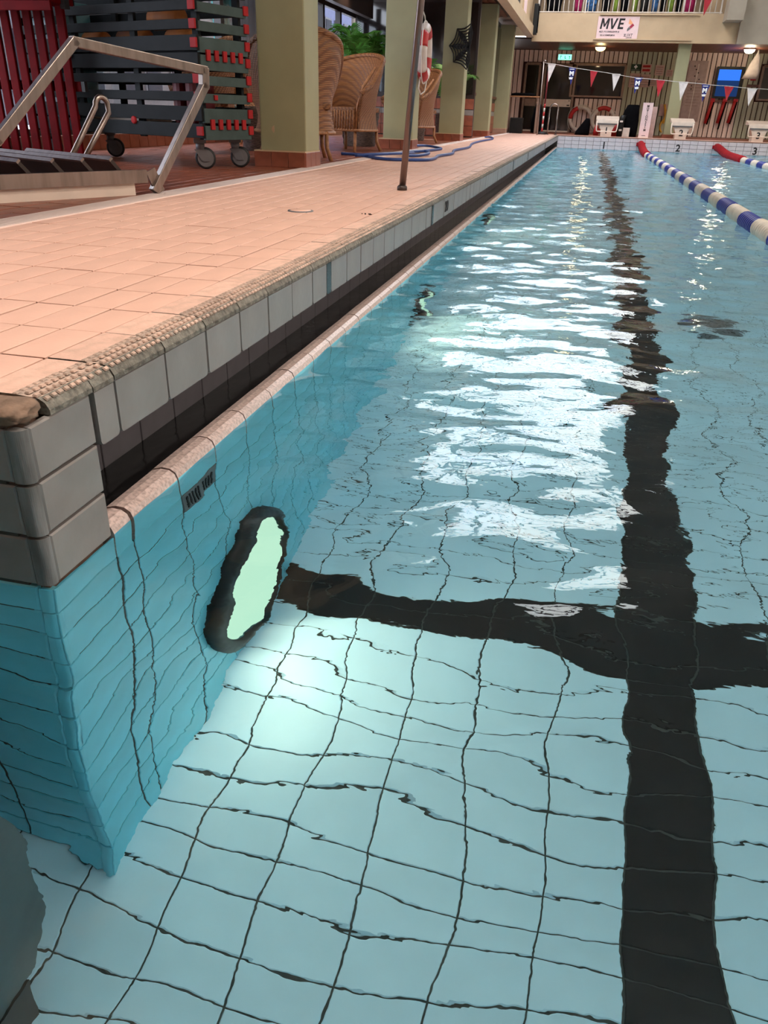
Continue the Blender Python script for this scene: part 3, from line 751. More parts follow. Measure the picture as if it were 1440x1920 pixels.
# ================================================================== STAINLESS POOL STAIR LYING ON THE DECK
P0 = Vector((-1.46, 3.11, 0)); dv = Vector((-.46, -.89, 0)).normalized(); wv = Vector((-.89, .46, 0)).normalized()
def S(t, w, z): return P0+dv*t+wv*w+Vector((0, 0, z))
stair = thing('pool_stair', 'brushed stainless pool stair unit with handrail lying on the terracotta floor', 'stair', (P0.x, P0.y, D))
def bar(b, p, q, w, h, up=Vector((0, 0, 1)), ch=0):
    p, q = Vector(p), Vector(q); d_ = (q-p); Ln = d_.length; d_.normalize(); s_ = d_.cross(up).normalized(); u_ = s_.cross(d_)
    R = Matrix((d_, s_, u_)).transposed(); return b.box((p+q)/2, (Ln, w, h), 0, R, ch)
b = MB().use(m_steel); bar(b, S(.03, 0, .425), S(1.75, 0, .425), .03, .065); build(b, 'stringer', None, stair, 'stringer facing the pool')
b = MB().use(m_offw); bar(b, S(.10, .03, .362), S(1.75, .03, .362), .05, .06); build(b, 'base_beam', None, stair, 'pale base beam')
b = MB().use(m_steel); bar(b, S(.0, .93, .425), S(1.75, .93, .425), .03, .065); build(b, 'stringer', None, stair)
b = MB().use(m_steel); bar(b, S(0, 0, .455), S(-.05, .0, .34), .06, .012, wv); build(b, 'end_bracket', None, stair)
for k, t in enumerate((.15, .31, .47, .64, .82, 1.0, 1.2)):
    b = MB().use(m_steeld); up = (dv*-.75+Vector((0, 0, .66))).normalized()
    bar(b, S(t+.03, .02, .465), S(t+.03, .91, .465), .115, .018, up)
    tr = build(b, 'tread', None, stair)
    b = MB().use(m_steel); q = up.cross(wv).normalized(); off = -q*.057 if q.z < 0 else q*.057
    bar(b, S(t+.03, .015, .467)+off, S(t+.03, .915, .467)+off, .012, .022, up); build(b, 'nosing', None, tr)
rp_ = [(-.01, .0, .345), (-.40, .0, .865), (-.405, .0, .94), (.345, .0, 1.02), (.80, .0, .60), (1.12, 0, .36)]
pts = [S(*p) for p in rp_]
for k in range(5):
    b = MB().use(m_steel); e = (pts[k+1]-pts[k]).normalized()*.014
    bar(b, pts[k]-(e if k else e*0), pts[k+1]+e, .044, .044, wv, .004); build(b, 'handrail_tube', None, stair)
loop = []
c1, c2 = S(.42, .98, .40), S(.38, .90, .40)
for p in ((-2.25, 3.51, .40), (-2.19, 3.63, .58), (-2.135, 3.74, .745)): loop.append(p)
for k in range(1, 7):
    q = math.pi*k/7; loop.append((-2.135+.035*(1-math.cos(q))/2*1.2, 3.74+.075*(1-math.cos(q))/2, .745+.055*math.sin(q)))
for p in ((-2.095, 3.815, .715), (-2.15, 3.70, .56), (-2.205, 3.585, .40)): loop.append(p)
build(MB().use(m_steel).tube(loop, .017, 10), 'grab_loop', None, stair)

# ================================================================== GREEN SLATTED TROLLEY
ang = math.radians(-20)
uT = Vector((-math.cos(ang), -math.sin(ang), 0)); vT = Vector((-uT.y, uT.x, 0)) * -1
if vT.y < 0: vT = -vT
C0 = Vector((-1.99, 4.93, 0)); LT, WT = 2.15, .50
def T(a, w, z): return C0+uT*a+vT*w+Vector((0, 0, z))
tr = thing('slatted_trolley', 'tall grey green slatted trolley with red end caps on castors', 'trolley', tuple(T(LT/2, WT/2, D)))
RT = Matrix((uT, vT, Vector((0, 0, 1)))).transposed()
zs = [1.86, 1.745, 1.63, 1.515, 1.40, 1.285, 1.17, 1.06, .945, .83, .715, .60]
for k, z in enumerate(zs):
    dbl = k in (6, 7, 10, 11); h = .062 if not dbl else .098
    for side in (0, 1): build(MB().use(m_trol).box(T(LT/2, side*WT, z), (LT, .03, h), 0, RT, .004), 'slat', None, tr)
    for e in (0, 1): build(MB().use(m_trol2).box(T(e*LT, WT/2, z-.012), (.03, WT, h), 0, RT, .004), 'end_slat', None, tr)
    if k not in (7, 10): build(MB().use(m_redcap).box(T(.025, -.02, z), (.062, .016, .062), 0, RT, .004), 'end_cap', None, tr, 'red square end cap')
    build(MB().use(m_redcap).box(T(-.02, WT-.01, z+.005), (.016, .05, .062), 0, RT, .004), 'end_cap', None, tr, 'red square end cap')
for z in (1.105, .655):
    for k in range(5): build(MB().use(m_redcap).box(T(-.022, .07+.085*k, z-.01), (.016, .04, .07), 0, RT, .003), 'joint_cap', None, tr, 'red joint cap')
    for a in (.75, 1.45): build(MB().use(m_redcap).lathe([(.028, 0), (.028, .012), (.02, .016)], T(a, -.015, z), 12, Matrix.Rotation(ang, 3, 'Z') @ Matrix.Rotation(math.pi/2, 3, 'X')), 'bolt_cap', None, tr, 'round red bolt cap')
for z in (1.63, .83): build(MB().use(m_redcap).box(T(-.022, .12, z-.005), (.014, .034, .034), 0, RT, .003), 'bolt_cap', None, tr, 'red bolt cap')
for a in (.05, .72, 1.42, LT-.04):
    for w in (.04, WT-.04): build(MB().use(m_trol).box(T(a, w, 1.22), (.06, .03, 1.36), 0, RT, .004), 'post', None, tr)
for z in (1.12, .62): build(MB().use(m_trol).box(T(LT/2, WT/2, z), (LT-.05, WT-.05, .03), 0, RT), 'shelf', None, tr)
for a, w, q in ((.12, .06, .5), (.12, WT-.05, .3), (LT-.5, WT-.05, .4), (LT-.15, .06, .2)):
    c_ = T(a, w, 0); b = MB().use(m_greyp).box(c_+Vector((0, 0, .53)), (.09, .07, .03), q).lathe([(.034, .47), (.034, .52)], c_, 12)
    ax = Vector((math.cos(q), math.sin(q), 0)); sd = Vector((-math.sin(q), math.cos(q), 0)); wc = c_+ax*.035+Vector((0, 0, D+.078))
    for s_ in (-1, 1):
        pr = [(-.045, .47), (.04, .47), (.065, .39), (.03, D+.055), (.005, D+.06)]
        for_ = [c_+ax*p+sd*(s_*.026)+Vector((0, 0, z)) for p, z in pr]+[c_+ax*p+sd*(s_*.032)+Vector((0, 0, z)) for p, z in pr]
        n_ = len(pr); b.add(for_, [tuple(range(n_)), tuple(range(n_, 2*n_))[::-1]]+[(i, (i+1) % n_, n_+(i+1) % n_, n_+i) for i in range(n_)])
    cs = build(b, 'castor', None, tr)
    Rw = Matrix((ax, Vector((0, 0, 1)), sd)).transposed()
    wb_ = MB().use(m_rubber).lathe([(.066, -.018), (.078, -.014), (.078, .014), (.066, .018)], wc, 22, Rw).use(m_greyp).lathe([(.062, -.022), (.0, -.023)], wc, 22, Rw, cap=False).lathe([(.062, .022), (.0, .023)], wc, 22, Rw, cap=False)
    build(wb_, 'wheel', None, cs)
# things lying in the trolley
for k, (a, w, z, l_, m_, lb) in enumerate(((.95, .25, 1.215, .34, m_orange, 'long orange foam roll on the upper trolley shelf'), (.38, .22, 1.205, .30, m_orange, 'short orange foam roll by the trolley corner post'), (1.42, .25, 1.21, .26, m_orange, 'orange foam roll at the far end of the trolley shelf'))):
    o = build(MB().use(m_).lathe([(.05, -l_/2), (.072, -l_/2+.02), (.072, l_/2-.02), (.05, l_/2)], T(a, w, z), 16, RT @ Matrix.Rotation(math.pi/2, 3, 'Y')), 'foam_roll'); tag(o, lb, 'foam roll')
o = build(MB().use(m_orange).lathe([(.05, -.17), (.075, -.15), (.075, .15), (.05, .17)], T(.62, .3, 1.355), 16, RT @ Matrix.Rotation(math.pi/2, 3, 'Y')), 'foam_roll'); tag(o, 'orange foam roll lying on top of the other rolls', 'foam roll')
for a, lb in ((.22, 'dark red foam float upright behind the trolley corner post'), (.36, 'dark red foam float second from the trolley corner post')):
    o = build(MB().use(m_redfoam).box(T(a, .2, .80), (.09, .24, .33), .1, RT, .035), 'foam_float'); tag(o, lb, 'float')
o = build(MB().use(m_offw).box(T(1.05, .2, .66), (.72, .26, .05), 0, RT, .02), 'kick_board'); tag(o, 'white board lying flat on the lower trolley shelf', 'board')
o = build(MB().use(m_teal).box(T(1.86, .25, .83), (.34, .36, .38), 0, RT, .02), 'storage_box'); tag(o, 'teal plastic box on the lower trolley shelf', 'box')
o = build(MB().use(m_teal).box(T(1.86, .25, 1.32), (.34, .36, .36), 0, RT, .02), 'storage_box'); tag(o, 'teal plastic box on the upper trolley shelf', 'box')

# ================================================================== RED SLATTED RACK
rk = thing('slatted_rack', 'dark red plastic slatted rack beside the grey trolley', 'rack', (-3.6, 5.2, D))
RYp = 5.18
b = MB().use(m_red)
for k in range(13):
    xs = -3.235-.098*k
    build(MB().use(m_red).box((xs, RYp, .90), (.068, .03, 1.06), ch=.006), 'slat', None, rk)
for yb_ in (RYp+.03,): build(MB().use(m_red).box((-3.80, yb_, .875), (1.30, .03, .07), ch=.006), 'cross_bar', None, rk)
build(MB().use(m_red).box((-3.76, RYp-.12, 1.435), (1.26, .30, .05), ch=.006).box((-3.76, RYp-.26, 1.40), (1.26, .02, .09), ch=.004), 'top_shelf', None, rk)
build(MB().use(m_rubber).box((-3.12, RYp-.1, 1.415), (.04, .06, .07)).box((-3.13, RYp+.03, .875), (.03, .04, .07)), 'bar_ends', None, rk, 'black bar ends')
for k in range(9): build(MB().use(m_red).box((-3.76, RYp-.30+.045*k, .375), (1.26, .03, .02), ch=.004), 'base_slat', None, rk)
for xs in (-3.16, -3.5, -3.85, -4.2): build(MB().use(m_red).box((xs, RYp-.12, .352), (.05, .42, .036)), 'base_bar', None, rk)
for xs in (-3.15, -4.3): build(MB().use(m_rubber).box((xs, RYp+.03, .35), (.05, .06, .036)), 'foot', None, rk, 'black rubber foot')
o = build(MB().use(mat('pale_wood', (.55, .38, .25, 1), .5)).box((-3.40, RYp-.05, 1.486), (.5, .16, .05), ch=.004), 'wood_plank'); tag(o, 'pale wooden plank lying on top of the red rack', 'plank')

# ================================================================== WICKER CHAIRS, PLANTERS, PALMS
def wicker_chair(label, tall=0):
    root = thing('wicker_chair', label, 'chair', (0, 0, 0), 'wicker armchairs')
    # shell: curved back and arms from seat skirt to rim; facing +x, width along y
    N = 28; prof = []
    def rim(q):      # q 0..1 along the shell from one arm front round the back to the other
        t = (q-.5)*2; s_ = abs(t); k = .64
        if s_ < k: a = math.pi/2*t/k; x, y = -.30*math.cos(a), .33*math.sin(a)
        else: x, y = .25*(s_-k)/(1-k), math.copysign(.33, t)
        e = min(1, max(0, (s_-.42)/.42)); e = e*e*(3-2*e)
        return x, y, .95-.07*min(1, s_/.42)**2-.26*e-.06*max(0, s_-.84)/.16
    b = MB().use(m_wick); b.smooth = True; rows = []
    for zi in range(7):
        row = []
        for k in range(N+1):
            x, y, z = rim(k/N); t = zi/6; zz = .22+(z-.22)*t; fl_ = 1+.20*t*t-.10*math.sin(math.pi*min(1, t*1.3))
            row.append((x*fl_+(.02), y*fl_, zz))
        rows.append(row)
    vs = [p for r in rows for p in r]; n_ = N+1
    fs = [(i*n_+k, i*n_+k+1, (i+1)*n_+k+1, (i+1)*n_+k) for i in range(6) for k in range(N)]
    inner = [(p[0]*.93+.004, p[1]*.93, p[2]) for p in vs]; o_ = len(vs)
    fs += [(o_+f[0], o_+f[3], o_+f[2], o_+f[1]) for f in fs]
    top = 6*n_
    fs += [(top+k, top+k+1, o_+top+k+1, o_+top+k) for k in range(N)]
    for e in (0, N): fs += [(i*n_+e, (i+1)*n_+e, o_+(i+1)*n_+e, o_+i*n_+e) for i in range(6)]
    b.add(vs+inner, fs); sh = build(b, 'shell', None, root)
    build(MB().use(m_wick).tube([(p[0]*.965, p[1]*.965, p[2]+.006) for p in rows[6]], .026, 8), 'rolled_rim', None, sh)
    build(MB().use(m_wick).box((.03, 0, .415), (.46, .52, .05), ch=.015), 'seat', None, root)
    build(MB().use(m_wick).box((.262, 0, .31), (.025, .54, .19)), 'front_apron', None, root)
    b = MB().use(m_cane)
    for k in range(15): b.tube([(.278, -.26+.037*k, .22), (.278, -.26+.037*k, .41)], .007, 5)
    build(b, 'apron_ribs', None, root)
    build(MB().use(m_cane).tube([(r[0], r[1], .215) for r in rows[0]]+[(.27, rows[0][-1][1], .215), (.27, rows[0][0][1], .215)], .014, 6, True), 'base_hoop', None, root)
    for x, y in ((.25, .26), (.25, -.26), (-.2, .22), (-.2, -.22)):
        build(MB().use(m_cane).tube([(x, y, .23), (x*1.02, y*1.02, .10), (x*1.22, y*1.15, 0)], .018, 7), 'leg', None, root)
    for y in (.275, -.275): build(MB().use(m_cane).tube([(.255, y, .22), (.235, y*1.02, .45), (.17, y*1.12, .64), (.0, y*1.22, .82)], .016, 6), 'arm_pole', None, root)
    return root
chairs = [(-3.10, 7.35, math.radians(205), 'wicker armchair in side view close behind the grey trolley'),
          (-3.45, 9.9, math.radians(-70), 'wicker armchair facing the pool, half hidden by the nearest column'),
          (-1.93, 6.85, math.radians(118), 'tall backed wicker armchair right behind the nearest column'),
          (-2.02, 9.05, math.radians(-112), 'wicker armchair turned to the pool in front of the palm'),
          (-1.98, 12.75, math.radians(-120), 'wicker armchair behind the second column')]
ch0 = wicker_chair(chairs[0][3])
for k, (x, y, a, lb) in enumerate(chairs):
    o = ch0 if k == 0 else copy_tree(ch0)
    o.location = (x, y, D); o.rotation_euler.z = a; o['label'] = lb
    sc_ = {0: 1.12, 1: 1.12, 2: 1.12, 3: 1.08, 4: 1.1}[k]; o.scale = (sc_,)*3
def planter(loc, r, h, label, frond=None, fh=.9, seed=1, n=9, spread=.6):
    t_ = thing('palm_planter' if frond else 'wicker_basket', label, 'plant' if frond else 'basket', loc)
    x, y, z = loc; b = MB().use(m_wickd)
    prof = []
    for k in range(13):
        zz = h*k/12; prof.append((r*(.78+.22*k/12)+(.006 if k % 2 else -.004), zz))
    prof += [(r*.92, h), (r*.9, h-.05)]
    build(b.lathe(prof, loc, 20, cap=False), 'basket', None, t_)
    build(MB().use(m_soil).lathe([(r*.92, h-.05), (0, h-.04)], loc, 16, cap=False), 'soil', None, t_)
    if not frond: return t_
    rnd = random.Random(seed)
    for k in range(n):
        a = 2*math.pi*k/n+rnd.uniform(-.3, .3); reach = spread*rnd.uniform(.6, 1.1); top = fh*rnd.uniform(.75, 1.1)
        pts = []
        for i in range(12):
            s_ = i/11; pts.append(Vector((x+math.cos(a)*reach*s_**1.3, y+math.sin(a)*reach*s_**1.3, z+h-.04+top*(s_*1.35-.55*s_**3))))
        fr = build(MB().use(m_stem).tube(pts, .006, 5, radii=[.009-.006*i/11 for i in range(12)]), 'frond', None, t_)
        lb_ = MB().use(m_leaf)
        for i in range(30):
            s_ = .28+.72*i/29; q = s_*11; i0 = min(10, int(q)); p = pts[i0].lerp(pts[i0+1], q-i0); tn = (pts[i0+1]-pts[i0]).normalized()
            sd = tn.cross(Vector((0, 0, 1))).normalized(); ln = (.10+.20*math.sin(math.pi*min(1, (1-s_)*1.1+.15)))
            for sg in (-1, 1):
                d_ = (sd*sg*.8+tn*.6+Vector((0, 0, -.15))).normalized(); w_ = tn*.009
                m1 = p+d_*ln*.5+Vector((0, 0, .01)); e_ = p+d_*ln+Vector((0, 0, -.03))
                lb_.add([p-w_*.5, p+w_*.5, m1+w_, m1-w_, e_], [(0, 1, 2, 3), (3, 2, 4)])
        o = build(lb_, 'leaflets', None, fr); o['kind'] = 'stuff'
    return t_
planter((-2.86, 8.1, D), .19, .45, 'small dark woven basket left of the nearest column')
planter((-2.28, 10.45, D), .28, .48, 'green palm in a dark woven planter behind the wicker armchair', True, 1.08, 3, 17, .36)
planter((-2.15, 13.7, D), .20, .40, 'dark leaved palm in a basket left of the third column', True, .95, 5, 9, .2)
planter((-2.05, 16.2, D), .20, .45, 'palm with drooping tips showing right of the third column', True, 1.1, 8, 8, .5)

# ================================================================== POLES, RING, WEB, HOSE
pole = thing('rope_pole', 'thin stainless pole standing on the deck edge beside the distance marker', 'pole', (-.283, 4.13, D))
build(MB().use(m_pole).tube([(-.283, 4.13, D), (-.213, 4.13, 1.34), (-.14, 4.13, 2.4)], .021, 14), 'shaft', None, pole)
build(MB().use(m_steeld).lathe([(.032, 0), (.032, .02), (.024, .03)], (-.283, 4.13, D), 16), 'socket', None, pole)
def ring(R_, r, c, Rm, name, label, segs, m_a, m_b, start=0):
    t_ = thing(name, label, 'life ring', c); c = Vector(c)
    n = segs*2
    for k in range(n):
        a0 = start+2*math.pi*k/n; wd = 2*math.pi/n*(1.25 if k % 2 == 0 else .75)
        pts = []
        for i in range(8): q = a0+wd*(i/7-.5); pts.append(c+Rm@Vector((R_*math.cos(q), R_*math.sin(q), 0)))
        build(MB().use(m_b if k % 2 == 0 else m_a).tube(pts, r if k % 2 == 0 else r*1.05, 12), 'band' if k % 2 else 'body', None, t_)
    pts = []
    for i in range(40): q = 2*math.pi*i/40; pts.append(c+Rm@Vector(((R_+r*1.15+.02*abs(math.sin(2*q)))*math.cos(q), (R_+r*1.15+.02*abs(math.sin(2*q)))*math.sin(q), 0)))
    build(MB().use(m_rope).tube(pts, .008, 5, True), 'cord', None, t_)
    return t_
RB = Matrix.Rotation(math.radians(4), 3, 'Z') @ Matrix.Rotation(math.pi/2, 3, 'Y')
lr = ring(.27, .062, (-1.355, 10.18, 1.45), RB, 'life_ring', 'red and white life ring hanging edge-on at the second column', 4, m_ring, m_ringw, .3)
build(MB().use(m_rope).tube([(-1.35, 10.16, 1.72), (-1.36, 10.1, 1.84), (-1.40, 10.05, 1.93)], .008, 5), 'hanging_cord', None, lr)
build(MB().use(m_rope).tube([(-1.36, 10.0, 1.2), (-1.385, 10.02, 1.05), (-1.37, 10.1, .98), (-1.34, 10.2, 1.02), (-1.32, 10.25, 1.2)], .009, 5), 'cord_loop', None, lr)
# half spider web decoration
wbt = thing('web_decoration', 'black half spider web decoration on the third column', 'decoration', (-1.45, 14.26, 1.8))
cx, cz = -1.385, 1.80; Rw = .34
pA = [Vector((cx+Rw*math.cos(a)*(1 if i in (0, 4) else 1), 14.275, cz+Rw*math.sin(a))) for i, a in enumerate([math.radians(q) for q in (88, 130, 178, 222, 268)])]
cc = Vector((cx+.01, 14.275, cz))
for p in pA:
    d_ = (p-cc).normalized(); s_ = Vector((-d_.z, 0, d_.x))
    b = MB().use(m_blackpl); w0, w1 = .016, .045; pr = [cc-s_*w0, cc+s_*w0, cc.lerp(p, .6)+s_*w1, p, cc.lerp(p, .6)-s_*w1]
    b.add(pr+[q+Vector((0, .012, 0)) for q in pr], [(0, 1, 2, 3, 4), (9, 8, 7, 6, 5)]+[(i, (i+1) % 5, 5+(i+1) % 5, 5+i) for i in range(5)]); build(b, 'spoke', None, wbt)
for k in range(6):
    f_ = .26+.148*k; pts = []
    for i in range(4):
        a, c = cc.lerp(pA[i], f_), cc.lerp(pA[i+1], f_)
        for j in range(5):
            s_ = j/4; q = a.lerp(c, s_); q = q.lerp(cc, .10*math.sin(math.pi*s_)); pts.append(q)
    build(MB().use(m_blackpl).tube(pts, .0115, 5), 'thread_arc', None, wbt)
build(MB().use(m_blackpl).box((cx+.01, 14.275, cz), (.014, .012, .76)), 'web_edge', None, wbt)
# garden hose
def smooth(pts, n=6):
    P_ = [Vector(p) for p in pts]; out = []
    for i in range(len(P_)-1):
        p0, p1, p2, p3 = P_[max(i-1, 0)], P_[i], P_[i+1], P_[min(i+2, len(P_)-1)]
        for k in range(n):
            t = k/n; out.append(.5*((2*p1)+(-p0+p2)*t+(2*p0-5*p1+4*p2-p3)*t*t+(-p0+3*p1-3*p2+p3)*t**3))
    return out+[P_[-1]]
hz = D+.016
h1 = [(-1.8, 7.93), (-1.59, 7.87), (-1.4, 7.54), (-1.14, 7.25), (-.94, 7.27), (-.75, 7.44), (-.73, 7.8), (-.79, 8.38), (-.74, 9.03), (-.86, 10.0), (-.84, 11.2), (-1.0, 12.7), (-1.06, 14.2), (-1.05, 16.2), (-1.25, 17.6), (-1.33, 17.3)]
h2 = [(-1.5, 7.42), (-1.3, 7.63), (-1.16, 7.95), (-1.11, 8.35), (-1.16, 9.3), (-1.08, 10.2), (-1.2, 10.5), (-1.36, 10.55), (-1.46, 10.3)]
h3 = [(-1.20, 8.2), (-1.14, 8.5), (-1.02, 8.75), (-.92, 8.45), (-.98, 8.2), (-1.08, 8.05)]
hs_ = thing('water_hose', 'blue hose lying in loose loops across the deck', 'hose', (-1.1, 8, D))
for k, h in enumerate((h1, h2, h3)): build(MB().use(m_blue).tube(smooth([(x, y, hz+.026*(k > 0)*(.5+.5*math.sin(i))) for i, (x, y) in enumerate(h)]), .016, 8), 'hose_length', None, hs_)

# ================================================================== LANE ROPES
def band_mesh(n, m, Lb, r=.072, discs=9):
    b = MB().use(m); pr = []
    for k in range(discs):
        a = -Lb/2+Lb*k/discs; w_ = Lb/discs; pr += [(r*.62, a), (r, a+w_*.22), (r, a+w_*.72), (r*.62, a+w_*.98)]
    b.lathe(pr, (0, 0, 0), 16, Matrix.Rotation(-math.pi/2, 3, 'X')); return b.mesh(n)
bw, bb_ = band_mesh('white_float', m_ropewhite, .62), band_mesh('blue_float', m_ropeblue, .60)
for rx, y1, lb in ((2.235, 19.7, 'lane rope of blue and white floats between lanes one and two'), (4.25, 19.0, 'lane rope of blue and white floats right of lane two')):
    t_ = thing('lane_rope', lb, 'lane rope', (rx, 12, .02))
    pts = [Vector((rx+.05, L-.01, .17)), Vector((rx+.04, L-.6, .15)), Vector((rx+.03, L-1.5, .09)), Vector((rx+.01, L-2.6, .05)), Vector((rx, y1, .035))]
    build(MB().use(m_ropered).tube(smooth(pts), .095, 12, radii=None), 'red_sleeve', None, t_, 'red cloth sleeve')
    y = y1-.31; k = 0
    while y > -1.0:
        inst('float', bw if k % 2 == 0 else bb_, (0, y-12, .018+random.uniform(-.006, .006)), t_); y -= .625; k += 1
    build(MB().use(m_rope).tube([(rx, -1.36, .03), (rx, y1, .03)], .008, 5), 'cable', None, t_)
    box((rx+.05, L-.004, .17), (.24, .02, .09), m_ropered, 'anchor_pocket', t_)

# ================================================================== FAR DECK: blocks, ladder, posts, sign, bags
def start_block(xc, num, label):
    t_ = thing('starting_block', label, 'starting block', (xc, 24.05, D))
    y0 = 23.86
    build(MB().use(m_offw).prism([(y0, .735), (y0, .765), (y0+.52, .845), (y0+.52, .735)], 'x', xc-.31, xc+.31), 'platform', None, t_)
    build(MB().use(m_offw).box((xc, y0-.006, .705), (.58, .03, .09), ch=.008), 'front_lip', None, t_)
    build(MB().use(m_greyp).box((xc, y0+.012, .645), (.52, .02, .035)), 'grip_bar', None, t_)
    build(MB().use(m_whitegrime if False else m_offw).prism([(xc-.25, .70), (xc+.25, .70), (xc+.15, .47), (xc+.15, D), (xc-.15, D), (xc-.15, .47)], 'y', y0+.05, y0+.42), 'pedestal', None, t_)
    fr = [(xc-.29, y0-.02, .72), (xc-.285, y0-.03, .55), (xc-.27, y0-.03, .47), (xc-.24, y0-.03, .455), (xc+.24, y0-.03, .455), (xc+.27, y0-.03, .47), (xc+.285, y0-.03, .55), (xc+.29, y0-.02, .72)]
    build(MB().use(m_offw).tube(fr, .016, 8), 'hand_frame', None, t_)
    text(num, .22, (xc, y0+.046, .475), FACE, m_ink, t_, 1, .006)
    return t_
for k, s in enumerate('123'): start_block((1.30, 3.32, 5.33)[k], s, 'white starting block number %s on the far deck' % ('one', 'two', 'three')[k])
la = thing('pool_ladder', 'stainless ladder handrails at the far left pool corner', 'ladder', (-.2, 23.4, D))
for xs in (-.31, -.08):
    b = MB().use(m_steel)
    if xs < -.2:
        pts = [(-.31, 23.4, D), (-.31, 23.4, .98)]+[(-.195-.115*math.cos(q), 23.4, .98+.115*math.sin(q)) for q in [math.pi*k/8 for k in range(9)]]+[(-.08, 23.4, .98), (-.08, 23.4, D)]
        build(b.tube(pts, .021, 9), 'rail', None, la)
for xs in (-.31, -.08): build(MB().use(m_steeld).lathe([(.04, 0), (.04, .015), (.025, .02)], (xs, 23.4, D), 12), 'foot_flange', None, la)
FY = 22.5
fp = thing('flag_post', 'thin pole at the far deck end holding the pennant line', 'pole', (-.56, FY, D))
build(MB().use(m_steel).tube([(-.535, FY, D), (-.565, FY, 2.06)], .02, 10), 'shaft', None, fp)
build(MB().use(m_steel).tube([(-.565, FY, 2.06), (-.54, FY, 2.075), (-.50, FY, 2.06)], .022, 8), 'hook', None, fp)
rw = thing('marker_post', 'red and white striped post on a black foot by the ladder', 'post', (-.47, 23.5, D))
for k in range(7): build(MB().use(m_ringw if k % 2 else m_ring).lathe([(.024, 0), (.024, .1)], (-.47, 23.5, D+.06+.1*k), 10), 'stripe_band', None, rw)
build(MB().use(m_redfoam).lathe([(.022, 0), (.022, .8)], (-.47, 23.5, D+.76), 8), 'upper_shaft', None, rw)
build(MB().use(m_rubber).lathe([(.14, 0), (.14, .04), (.06, .07)], (-.47, 23.5, D), 14), 'foot', None, rw)
# pennant line
ln = thing('pennant_line', 'line of small red, white and blue pennants across the far pool end', 'pennants', (2, FY, 1.8))
px = [(1021, 116), (1047, 120), (1072, 125), (1110, 131), (1147, 137), (1190, 145), (1231, 149), (1265, 153), (1316, 158), (1340, 161), (1367, 163), (1400, 167), (1440, 170), (1500, 178)]
lp = [far(x, y, FY) for x, y in px]
build(MB().use(m_rope).tube(smooth([tuple(p) for p in lp], 3), .006, 5), 'cord', None, ln)
fl_px = [(1028, 1043, 1028, 117, 152, 'w'), (1067, 1081, 1070, 125, 158, 'b'), (1107, 1121, 1108, 131, 162, 'r'), (1148, 1164, 1150, 137, 170, 'w'), (1190, 1206, 1189, 144, 176, 'b'), (1231, 1248, 1233, 149, 183, 'r'),
         (1273, 1291, 1275, 153, 190, 'w'), (1316, 1332, 1316, 159, 193, 'b'), (1358, 1376, 1361, 163, 191, 'r'), (1401, 1420, 1402, 167, 202, 'w')]
for x0, x1, xa, y0, y1, c_ in fl_px:
    a, c, t = far(x0, y0, FY), far(x1, y0+1, FY), far(xa, y1, FY)
    m_ = {'w': m_whitefl, 'b': m_bluefl, 'r': m_redfl}[c_]
    mid = (a+c)/2+Vector((0, .012, -.1)); b = MB().use(m_); th = Vector((0, .004, 0))
    b.add([a, c, t, mid, a+th, c+th, t+th, mid+th], [(0, 3, 2), (0, 1, 3), (1, 2, 3), (4, 6, 7), (4, 7, 5), (5, 7, 6), (0, 4, 5, 1), (1, 5, 6, 2), (2, 6, 4, 0)])
    o = build(b, 'pennant', None, ln, {'w': 'white pennant', 'b': 'blue pennant with white print', 'r': 'red pennant'}[c_])
    if c_ == 'b':
        g_ = text('M', .13, (a+c)/2+Vector((-.01, -.012, -.135)), FACE, m_wglyph, o, 1.1, .008, .001)
        w_ = (c-a).length; cc_ = (a+c)/2
        build(MB().use(m_wglyph).box(cc_+Vector((-.01, -.012, -.035)), (w_*.6, .002, .016)), 'print_bar', None, o)
        b = MB().use(m_wglyph); e = cc_+Vector((-.015, -.012, -.235))
        b.prism([(e.x-.055, e.z+.03), (e.x-.03, e.z+.005), (e.x-.012, e.z+.03), (e.x, e.z+.005), (e.x+.015, e.z+.03), (e.x+.03, e.z+.005), (e.x+.055, e.z+.03), (e.x+.04, e.z-.03), (e.x-.04, e.z-.03)], 'y', e.y, e.y+.002)
        build(b, 'crown_print', None, o)
l2 = thing('pennant_line', 'single red pennant hanging from a second line near the balcony', 'pennants', (2.9, 20, 3.2))
a, c, t = at_y(1321, -4, 20), at_y(1337, -4, 20), at_y(1319, 30, 20)
b = MB().use(m_redfl); th = Vector((0, .004, 0)); b.add([a, c, t, a+th, c+th, t+th], [(0, 1, 2), (5, 4, 3), (0, 3, 4, 1), (1, 4, 5, 2), (2, 5, 3, 0)]); build(b, 'pennant', None, l2)
build(MB().use(m_rope).tube([(-1.1, 20, 3.30), a, c, (9, 20, 3.05)], .006, 5), 'cord', None, l2)
